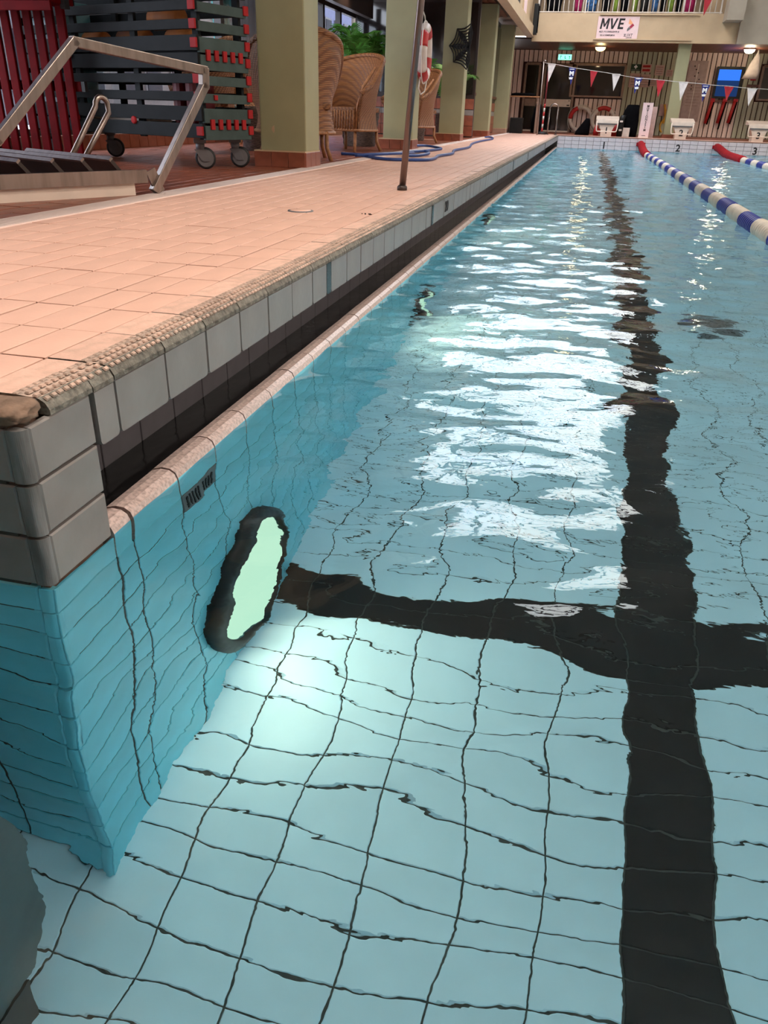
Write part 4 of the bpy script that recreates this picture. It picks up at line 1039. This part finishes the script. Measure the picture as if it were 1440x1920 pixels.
# sign and bags
sg = thing('floor_sign', 'white upright sign with vertical black lettering on the far deck', 'sign', (2.33, 23.95, D))
box((2.33, 23.97, .77), (.27, .035, .86), m_pink, 'panel', sg)
for k, s in enumerate('MOTIONSSIM'): text(s, .082, (2.335, 23.95, 1.115-.066*k), FACE, m_ink, sg, 1, .0018, .001)
box((2.33, 23.951, .385), (.1, .002, .012), m_ink, 'small_print', sg)
box((2.33, 24.05, .345), (.27, .2, .026), m_offw, 'foot_plate', sg)
o = box((2.53, 24.28, .72), (.16, .1, .78), m_paper, 'leaning_board'); tag(o, 'pinkish board standing right behind the white sign', 'board')
def loft(name, secs, m_, label, cat, y0, depth):
    b = MB().use(m_); b.smooth = True; n = 12; vs = []; fs = []
    for (x0, x1, z) in secs:
        for k in range(n):
            q = 2*math.pi*k/n; vs.append(((x0+x1)/2+(x1-x0)/2*math.copysign(abs(math.cos(q))**.7, math.cos(q)), y0+depth/2*math.copysign(abs(math.sin(q))**.7, math.sin(q)), z))
    for i in range(len(secs)-1):
        for k in range(n): fs.append((i*n+k, i*n+(k+1) % n, (i+1)*n+(k+1) % n, (i+1)*n+k))
    fs += [tuple(range(n))[::-1], tuple(range((len(secs)-1)*n, len(secs)*n))]
    b.add(vs, fs); return b
bg = thing('equipment_bag', 'tall black covered equipment leaning left of the white sign', 'bag', (2.0, 24.45, D))
build(loft('', [(1.96, 2.16, D), (1.80, 2.17, .52), (1.69, 2.17, .74), (1.72, 2.15, .95), (1.80, 2.13, 1.13), (1.84, 2.10, 1.15)], m_black, '', '', 24.5, .22), 'cover', None, bg)
box((1.83, 24.36, .45), (.25, .04, .23), m_offw, 'white_base', bg)
bg2 = thing('sports_bag', 'small black bag with pale straps by the first starting block', 'bag', (1.68, 24.3, D))
build(loft('', [(1.60, 1.76, D), (1.59, 1.77, .6), (1.62, 1.78, .78), (1.66, 1.80, .88)], m_blackpl, '', '', 24.32, .16), 'body', None, bg2)
for z in (.5, .72): box((1.69, 24.235, z), (.08, .012, .045), m_ringw, 'strap', bg2)
o = build(loft('', [(.42, .83, D), (.44, .84, .42), (.56, .84, .58), (.66, .82, .72), (.70, .80, .77)], m_black, '', '', 24.75, .34), 'equipment_cover'); tag(o, 'black humped cover in front of the left wall ring', 'cover')
o = build(loft('', [(.95, 1.1, D), (.95, 1.1, .45), (.99, 1.06, .6)], m_ring, '', '', 24.7, .12), 'marker_cone'); tag(o, 'red cone left behind the first starting block', 'cone')
o = build(loft('', [(1.45, 1.64, D), (1.46, 1.64, .5), (1.52, 1.6, .66)], m_ring, '', '', 24.7, .12), 'marker_cone'); tag(o, 'red cone right behind the first starting block', 'cone')
# rings leaning on the far wall
ring(.34, .062, (.50, WY-.17, .745), Matrix.Rotation(math.radians(96), 3, 'X'), 'life_ring', 'left one of two red and white rings on the slatted wall', 2, m_ring, m_ringw, math.radians(55))
ring(.34, .062, (1.22, WY-.30, .745), Matrix.Rotation(math.radians(96), 3, 'X'), 'life_ring', 'right one of two red and white rings behind the starting block', 2, m_ring, m_ringw, 0)
# table and bin at the far left
tb = thing('side_table', 'narrow high table against the last columns at the far left', 'table', (-1.25, 24.6, D))
box((-1.1, 24.2, 1.27), (.95, .5, .03), m_cane, 'table_top', tb)
for x, y in ((-.70, 24.0), (-.70, 24.4), (-1.5, 24.4)): box((x, y, .80), (.05, .05, .92), m_alum, 'leg', tb)
o = build(loft('', [(-1.5, -.8, 1.285), (-1.5, -.8, 1.34), (-1.4, -.9, 1.36)], m_black, '', '', 24.2, .4), 'folded_cover'); tag(o, 'flat black cover lying on the far high table', 'cover')
o = box((-1.25, 24.1, .53), (.36, .36, .40), m_blackpl, 'waste_bin', ch=.02); tag(o, 'black bin under the far high table', 'bin')
o = build(loft('', [(-.9, -.6, D), (-.92, -.58, .6), (-.86, -.62, .95), (-.82, -.66, 1.1)], m_black, '', '', 25.2, .3), 'covered_stand'); tag(o, 'dark covered stand behind the far high table', 'stand')

# ================================================================== FAR WALL FITTINGS
NY = WY-.0
def panel(px, name, label, cat, m_, th=.02, out=.02):
    r = rect(px); t_ = thing(name, label, cat, ((r[0]+r[1])/2, NY, (r[2]+r[3])/2))
    box(((r[0]+r[1])/2, NY-out+.01, (r[2]+r[3])/2), (r[1]-r[0], th, r[3]-r[2]), m_, 'panel', t_); return t_, r
t_, r = panel([(1184, 120), (1200, 133)], 'first_aid_sign', 'dark green first aid sign with white cross on the wall', 'sign', mat('sign_green', (.01, .045, .02, 1), .5))
xc, zc = (r[0]+r[1])/2, (r[2]+r[3])/2+.02
build(MB().use(m_wglyph).prism([(xc+a*.0175, zc+b*.0175) for a, b in ((-1, 3), (1, 3), (1, 1), (3, 1), (3, -1), (1, -1), (1, -3), (-1, -3), (-1, -1), (-3, -1), (-3, 1), (-1, 1))], 'y', NY-.028, NY-.022), 'cross', None, t_)
build(MB().use(m_greyp).box((xc, NY-.024, r[2]+.03), (r[1]-r[0]-.04, .004, .015)), 'print_line', None, t_)
t_, r = panel([(1204, 120), (1220, 136)], 'warning_notice', 'pink notice with two red blocks on the slatted wall', 'notice', m_paper)
for q in (.27, .73): box(((r[0]+r[1])/2, NY-.024, r[2]+(r[3]-r[2])*q), ((r[1]-r[0])*.75, .005, (r[3]-r[2])*.28), m_redcap, 'red_block', t_)
NOT = [((1182, 137), (1199, 164), 'tall paper notice under the first aid sign'), ((1201, 139), (1217, 164), 'paper notice under the red block notice'), ((1230, 122), (1243, 142), 'plain paper notice in the middle of the slats'),
       ((1217, 147), (1232, 162), 'paper notice low on the slats behind the pennants'), ((1250, 131), (1260, 144), 'small paper notice left of the pillar')]
for a, c, lb in NOT:
    t_, r = panel([a, c], 'paper_notice', lb, 'notice', m_paper, .008)
    for q in range(4): box(((r[0]+r[1])/2, NY-.0155, r[2]+(r[3]-r[2])*(.2+.2*q)), ((r[1]-r[0])*.7, .003, .012), m_wood if q % 2 else m_greyp, 'print_line', t_)
t_, r = panel([(1295, 114), (1329, 116), (1306, 230), (1273, 227)], 'perforated_panel', 'tall pinkish panel with a line and holes beside the pillar', 'panel', m_board, .03)
# narrow the board to the photographed width
xm = (r[0]+r[1])/2
build(MB().use(m_ringw).box((xm, NY-.03, (r[2]+r[3])/2), (.022, .008, (r[3]-r[2])*.9)), 'height_line', None, t_)
for q in range(9): build(MB().use(m_wood).box((xm, NY-.028, r[2]+.45+.085*q), ((r[1]-r[0])*.7, .004, .006)), 'scale_mark', None, t_)
for q in range(8): build(MB().use(m_ink).lathe([(.02, 0), (.02, .006)], (r[0]+.1+random.uniform(0, .3), NY-.024, r[3]-.15-.09*q), 8, RX), 'hole', None, t_)
# screen
r = rect([(1342, 126), (1400, 127), (1387, 188), (1332, 186)]); xc, zc = (r[0]+r[1])/2-.0, (r[2]+r[3])/2; w_, h_ = r[1]-r[0]-.1, r[3]-r[2]
tv = thing('wall_screen', 'dark framed wall screen showing bright blue above dark blue', 'screen', (xc, NY-.1, zc))
box((xc, NY-.10, zc), (w_, .10, h_), m_blackpl, 'case', tv)
box((xc-.02, NY-.154, zc+h_*.24), (w_*.80, .006, h_*.34), m_screen1, 'screen_upper', tv); box((xc-.02, NY-.154, zc-h_*.18), (w_*.80, .006, h_*.50), m_screen2, 'screen_lower', tv)
box((xc, NY-.04, zc-h_*.5-.07), (w_*.95, .05, .06), m_wood, 'shelf', tv)
# rescue floats hanging under the screen
for k, (x0, lb) in enumerate(((1333, 'red rescue float hanging left under the screen'), (1356, 'red rescue float hanging in the middle under the screen'), (1376, 'red rescue float hanging right under the screen'))):
    p = far(x0, 187, NY); q = far(x0-10, 237, NY)
    t_ = thing('rescue_float', lb, 'float', (p.x, NY-.1, p.z))
    box((p.x+.04, NY-.12, p.z-.03), (.13, .05, .12), m_redfl, 'buckle_block', t_)
    build(MB().use(m_ring).tube([(p.x+.03, NY-.1, p.z-.06), (p.x-.01, NY-.1, (p.z+q.z)/2), (p.x-.05, NY-.09, q.z+.05)], .05, 8), 'float_body', None, t_)
    build(MB().use(m_black).tube([(p.x+.09, NY-.1, p.z-.08), (p.x+.06, NY-.1, (p.z+q.z)/2), (p.x+.01, NY-.09, q.z+.02 if k != 1 else q.z-.12)], .025, 6), 'strap', None, t_)
# red alarm box, wooden hook rail, white rag
t_, r = panel([(1408, 145), (1416, 153)], 'alarm_button', 'small red alarm button on the slats right of the screen', 'button', m_redfl, .05, .04)
box(((r[0]+r[1])/2, NY-.06, (r[2]+r[3])/2), ((r[1]-r[0])*.4, .01, .03), m_wglyph, 'button_mark', t_)
t_, r = panel([(1400, 160), (1423, 166)], 'hook_rail', 'short wooden hook rail behind the last white pennant', 'rail', m_wood, .04, .03)
rg = build(loft('', [(5.05, 5.50, 1.95), (5.12, 5.52, 2.10), (5.18, 5.48, 2.30), (5.28, 5.46, 2.50), (5.33, 5.40, 2.60), (5.35, 5.38, 2.705)], mat('grey_cloth', (.40, .35, .34, 1), .8), '', '', 27.0, .10), 'hanging_cloth'); tag(rg, 'pale cloth hanging from the soffit beside the white lamp', 'cloth')
yh = thing('yellow_hose', 'yellow hose coiled on a wall hook left of the pillar', 'hose', (2.95, WY-.1, 1.1))
pA_ = [far(1246, 196, WY-.15), far(1247, 205, WY-.15), far(1246, 222, WY-.15), far(1239, 232, WY-.15), far(1237, 242, WY-.15), far(1240, 249, WY-.15)]
build(MB().use(m_yellow).tube(smooth([tuple(p) for p in pA_]), .032, 8), 'hose_length', None, yh)
build(MB().use(m_yellow).tube(smooth([tuple(p+Vector((.06, .03, 0))) for p in (pA_[1], pA_[2], pA_[3])]), .03, 8), 'hose_length', None, yh)
box(far(1243, 207, WY-.02), (.22, .08, .34), m_paper, 'hose_plate', yh)
# exit sign
r = rect([(1048, 102), (1071, 112)]); xc, zc = (r[0]+r[1])/2, (r[2]+r[3])/2
ex = thing('exit_sign', 'lit green exit sign with running figure over the glass door', 'sign', (xc, WY-.08, zc))
box((xc, WY-.06, zc), (.44, .06, .17), m_offw, 'housing', ex); box((xc, WY-.093, zc), (.42, .008, .15), m_exit, 'lit_panel', ex)
m_exd = mat('exit_pictogram', (.0, .16, .08, 1), .6, var=0)
build(MB().use(m_exd).box((xc-.14, WY-.099, zc), (.02, .004, .09)).box((xc-.12, WY-.099, zc+.03), (.05, .004, .02)).box((xc, WY-.099, zc), (.02, .004, .08)).box((xc+.02, WY-.099, zc-.03), (.05, .004, .018)).box((xc+.14, WY-.099, zc+.02), (.05, .004, .02)).box((xc+.15, WY-.099, zc-.02), (.02, .004, .07)), 'pictogram', None, ex)
# soffit lamps
for x, m_, lb, en in ((.83, m_bulb, 'yellow glowing dome lamp under the balcony by the exit', 9), (5.02, m_bulbw, 'bright white dome lamp under the balcony by the screen', 28)):
    t_ = thing('soffit_lamp', lb, 'lamp', (x, 26.4, 2.68))
    build(MB().use(m_offw).lathe([(.17, .03), (.17, .0), (.15, -.005)], (x, 26.4, 2.66), 20), 'rim', None, t_)
    build(MB().use(m_).lathe([(.15, 0), (.13, -.05), (.08, -.085), (0, -.10)], (x, 26.4, 2.655), 20, cap=False), 'glass_dome', None, t_)
    lamp('soffit_lamp_light', 'POINT', (x, 26.4, 2.45), en, (1, .72, .40) if x < 2 else (1, .80, .52), .08)
for k, (x, y) in enumerate(((-2.1, 12.2), (-2.2, 16.0), (-2.4, 8.4), (-3.4, 14.0))):
    t_ = thing('spot_lamp', 'small white spot lamp in the alcove ceiling', 'lamp', (x, y, 2.88), 'alcove spot lamps')
    build(MB().use(m_offw).lathe([(.05, .03), (.05, -.05), (.04, -.06)], (x, y, 2.88), 14), 'housing', None, t_)
    build(MB().use(m_spot).lathe([(.04, 0), (0, -.004)], (x, y, 2.815), 14, cap=False), 'lens', None, t_)
    lamp('spot_lamp_light', 'SPOT', (x, y, 2.78), 60, (1, .80, .58), .04, rot=(0, 0, 0), spot=1.9)

# ================================================================== FAR BALCONY: banner, railing, jackets
bn = thing('banner', 'white sponsor banner with big black letters on the balcony front', 'banner', (1.22, BY-.02, 3.0))
box((1.215, BY-.012, 3.005), (1.10, .012, .52), m_pink, 'cloth', bn)
yb_ = BY-.021
def letter(poly, x0, z0, h, w):
    pr = [(x0+(px*w)+pz*h*.14, z0+pz*h) for px, pz in poly]
    build(MB().use(m_ink).prism(pr, 'y', yb_-.001, yb_+.001), 'lettering', None, bn)
letter([(0, 0), (0, 1), (.24, 1), (.5, .45), (.76, 1), (1, 1), (1, 0), (.78, 0), (.78, .62), (.57, .2), (.43, .2), (.22, .62), (.22, 0)], .735, 2.97, .25, .215)
letter([(.38, 0), (0, 1), (.25, 1), (.5, .28), (.75, 1), (1, 1), (.62, 0)], .965, 2.97, .25, .205)
letter([(0, 0), (0, 1), (1, 1), (1, .81), (.34, .81), (.34, .6), (.9, .6), (.9, .42), (.34, .42), (.34, .19), (1, .19), (1, 0)], 1.205, 2.97, .25, .15)
text('MILJÖ-, VVS- & ENERGICENTER AB', .052, (1.0, yb_, 2.905), FACE, m_ink, bn, .68, .001, .001, 1, .1)
text('SOL & VÄRMEPUMPAR', .052, (.965, yb_, 2.822), FACE, m_ink, bn, .78, .001, .001, 1, .1)
text('IVT', .088, (1.56, yb_, 2.83), FACE, m_ink, bn, .95, .0015, .001, 1.25, .2)
text('CENTER', .036, (1.545, yb_, 2.772), FACE, m_ink, bn, 1.0, .001, .001, 1.2)
b = MB().use(m_ink)
for dz_ in (.022, -.02): b.box((1.435, yb_, 2.83+dz_), (.065, .002, .012))
b.box((1.435, yb_, 2.83), (.012, .002, .05)); build(b, 'emblem', None, bn)
for pts, m_ in (([(1.505, 3.215), (1.60, 3.11), (1.565, 3.075), (1.485, 3.10)], mat('logo_peach', (.80, .36, .17, 1), .7, var=0)),
                ([(1.60, 3.105), (1.645, 3.06), (1.565, 2.985), (1.52, 3.03)], mat('logo_red', (.35, .02, .05, 1), .7, var=0)),
                ([(1.515, 3.028), (1.562, 2.982), (1.475, 2.915), (1.47, 2.975)], mat('logo_grey', (.14, .13, .13, 1), .7, var=0))):
    build(MB().use(m_).prism(pts, 'y', yb_-.001, yb_+.001), 'arrow_piece', None, bn)
rl = thing('balcony_railing', 'pale metal railing with thin upright bars on the far balcony', 'railing', (1.5, BY+.06, 3.34))
m_rail = mat('railing_paint', (.62, .55, .48, 1), .45)
box((1.42, BY+.06, 3.37), (4.9, .03, .025), m_rail, 'bottom_rail', rl); box((1.42, BY+.06, 4.25), (4.9, .05, .04), m_rail, 'handrail', rl)
bm_ = MB().use(m_rail).box((0, 0, 0), (.018, .018, .87)).mesh('baluster')
for k in range(37): inst('baluster', bm_, (-.98+.133*k-1.5, 0, 3.80-3.34), rl)
for x in (-1.0, .28, 1.55, 2.85, 3.82): box((x, BY+.06, 3.80), (.035, .035, .95), m_rail, 'post', rl)
m_lime = mat('lime_cloth', (.20, .30, .03, 1), .8, var=.2); m_mag = mat('magenta_cloth', (.40, .01, .10, 1), .8, var=.2); m_jb = mat('blue_patterned_cloth', (.03, .12, .30, 1), .8, var=.5, scale=14)
JK = [(-.62, .62, m_black, 'black jacket furthest left on the balcony rack'), (.06, .30, m_mag, 'magenta jacket left on the balcony rack'), (.42, .42, m_jb, 'blue patterned jacket on the balcony rack'), (.82, .34, m_black, 'black jacket right of the blue one'),
      (1.08, .16, m_lime, 'narrow lime jacket on the balcony rack'), (1.32, .30, m_black, 'black jacket between two lime jackets'), (1.60, .22, m_lime, 'lime jacket above the banner logo'), (1.86, .32, m_blackpl, 'black jacket right of the banner'),
      (2.14, .24, m_jb, 'second blue jacket on the balcony rack'), (2.36, .2, m_black, 'narrow black jacket right of the second blue one'), (2.56, .22, m_lime, 'lime jacket furthest right'), (2.78, .22, m_black, 'black jacket beside the magenta one at right'), (3.06, .40, m_mag, 'magenta jacket furthest right on the balcony rack')]
for k, (x, w_, m_, lb) in enumerate(JK):
    b = MB().use(m_); b.smooth = True; n = 14; vs = []; fs = []; rnd = random.Random(k)
    for i in range(6):
        z = 4.38-.98*i/5+(rnd.uniform(0, .06) if i == 5 else 0); ww = w_*(.38+.06*math.sin(i)) if i else w_*.22
        for j in range(n):
            q = 2*math.pi*j/n; vs.append((x+ww*math.cos(q), 25.35+.10*math.sin(q)*(1+.4*math.cos(5*q+k)), z))
    for i in range(5):
        for j in range(n): fs.append((i*n+j, i*n+(j+1) % n, (i+1)*n+(j+1) % n, (i+1)*n+j))
    fs += [tuple(range(n)), tuple(range(5*n, 6*n))[::-1]]
    b.add(vs, fs); tag(build(b, 'jacket'), lb, 'jacket', 'jackets behind the balcony railing')
ck = thing('coat_rack', 'long rail that carries the jackets on the far balcony', 'rack', (1.3, 25.35, 3.3))
build(MB().use(m_steel).tube([(-1.0, 25.35, 4.41), (3.4, 25.35, 4.41)], .016, 8), 'rail', None, ck)
for x in (-1.0, 3.4): build(MB().use(m_steel).tube([(x, 25.35, 3.28), (x, 25.35, 4.4)], .018, 8), 'post', None, ck)
struct(MB().use(m_cream).box((3.75, 25.3, 3.9), (.62, .1, 1.3)), 'partition')

# ================================================================== OUTSIDE THE WINDOWS
struct(MB().use(m_snow).box((-18, 30, .2), (26, 90, .1)), 'ground')
for k, (yc, w_, h_, m_, lb) in enumerate(((12, 12, 15, m_fac, 'grey street house seen through the windows behind the trolley'), (27, 17, 16, mat('brown_facade', (.06, .045, .042, 1), .8), 'brown street house seen through the windows behind the chairs'), (50, 28, 15, mat('blue_facade', (.045, .05, .12, 1), .7), 'bluish street house furthest along the street'))):
    t_ = thing('street_house', lb, 'house', (-13, yc, .25))
    build(MB().use(m_).box((-13.5, yc, .25+h_/2), (3, w_, h_)), 'wall', None, t_)
    build(MB().use(m_dark).box((-13.4, yc, h_+.35), (3.6, w_+.3, .25)), 'roof', None, t_)
    for i in range(int(w_/1.6)):
        for z in (1.6, 4.0):
            f_ = build(MB().use(m_hframe).box((-11.98, yc-w_/2+1+1.6*i, z), (.08, 1.0, 1.3)), 'window', None, t_)
            build(MB().use(m_hpane).box((-11.93, yc-w_/2+1+1.6*i, z), (.03, .84, 1.14)), 'pane', None, f_)
sh = thing('shop_sign', 'blue shop sign with pale band seen through the window', 'sign', (-11.7, 40, 3.1))
box((-11.8, 39.9, 3.05), (.12, 5.0, .9), m_sblue, 'board', sh); box((-11.72, 39.9, 3.1), (.03, 3.6, .12), m_facp, 'pale_band', sh)
for k, (yy, w_, m_, lb) in enumerate(((10.85, .5, m_tealc, 'turquoise curtain by the wide window post'), (11.75, .9, m_facp, 'pale grey curtain left of the nearest column'), (13.2, .8, m_facp, 'pale grey curtain right of the nearest column'))):
    b = MB().use(m_); vs = []; n = 24
    for z in (.55, 2.5):
        for i in range(n+1): vs.append((-4.42+.05*math.sin(i*1.9), yy-w_/2+w_*i/n, z))
    b.smooth = True; vs2 = [(v[0]-.012, v[1], v[2]) for v in vs]
    b.add(vs+vs2, [(i, i+1, n+2+i, n+1+i) for i in range(n)]+[(2*n+2+i, 3*n+3+i, 3*n+4+i, 2*n+3+i) for i in range(n)])
    tag(build(b, 'curtain'), lb, 'curtain')
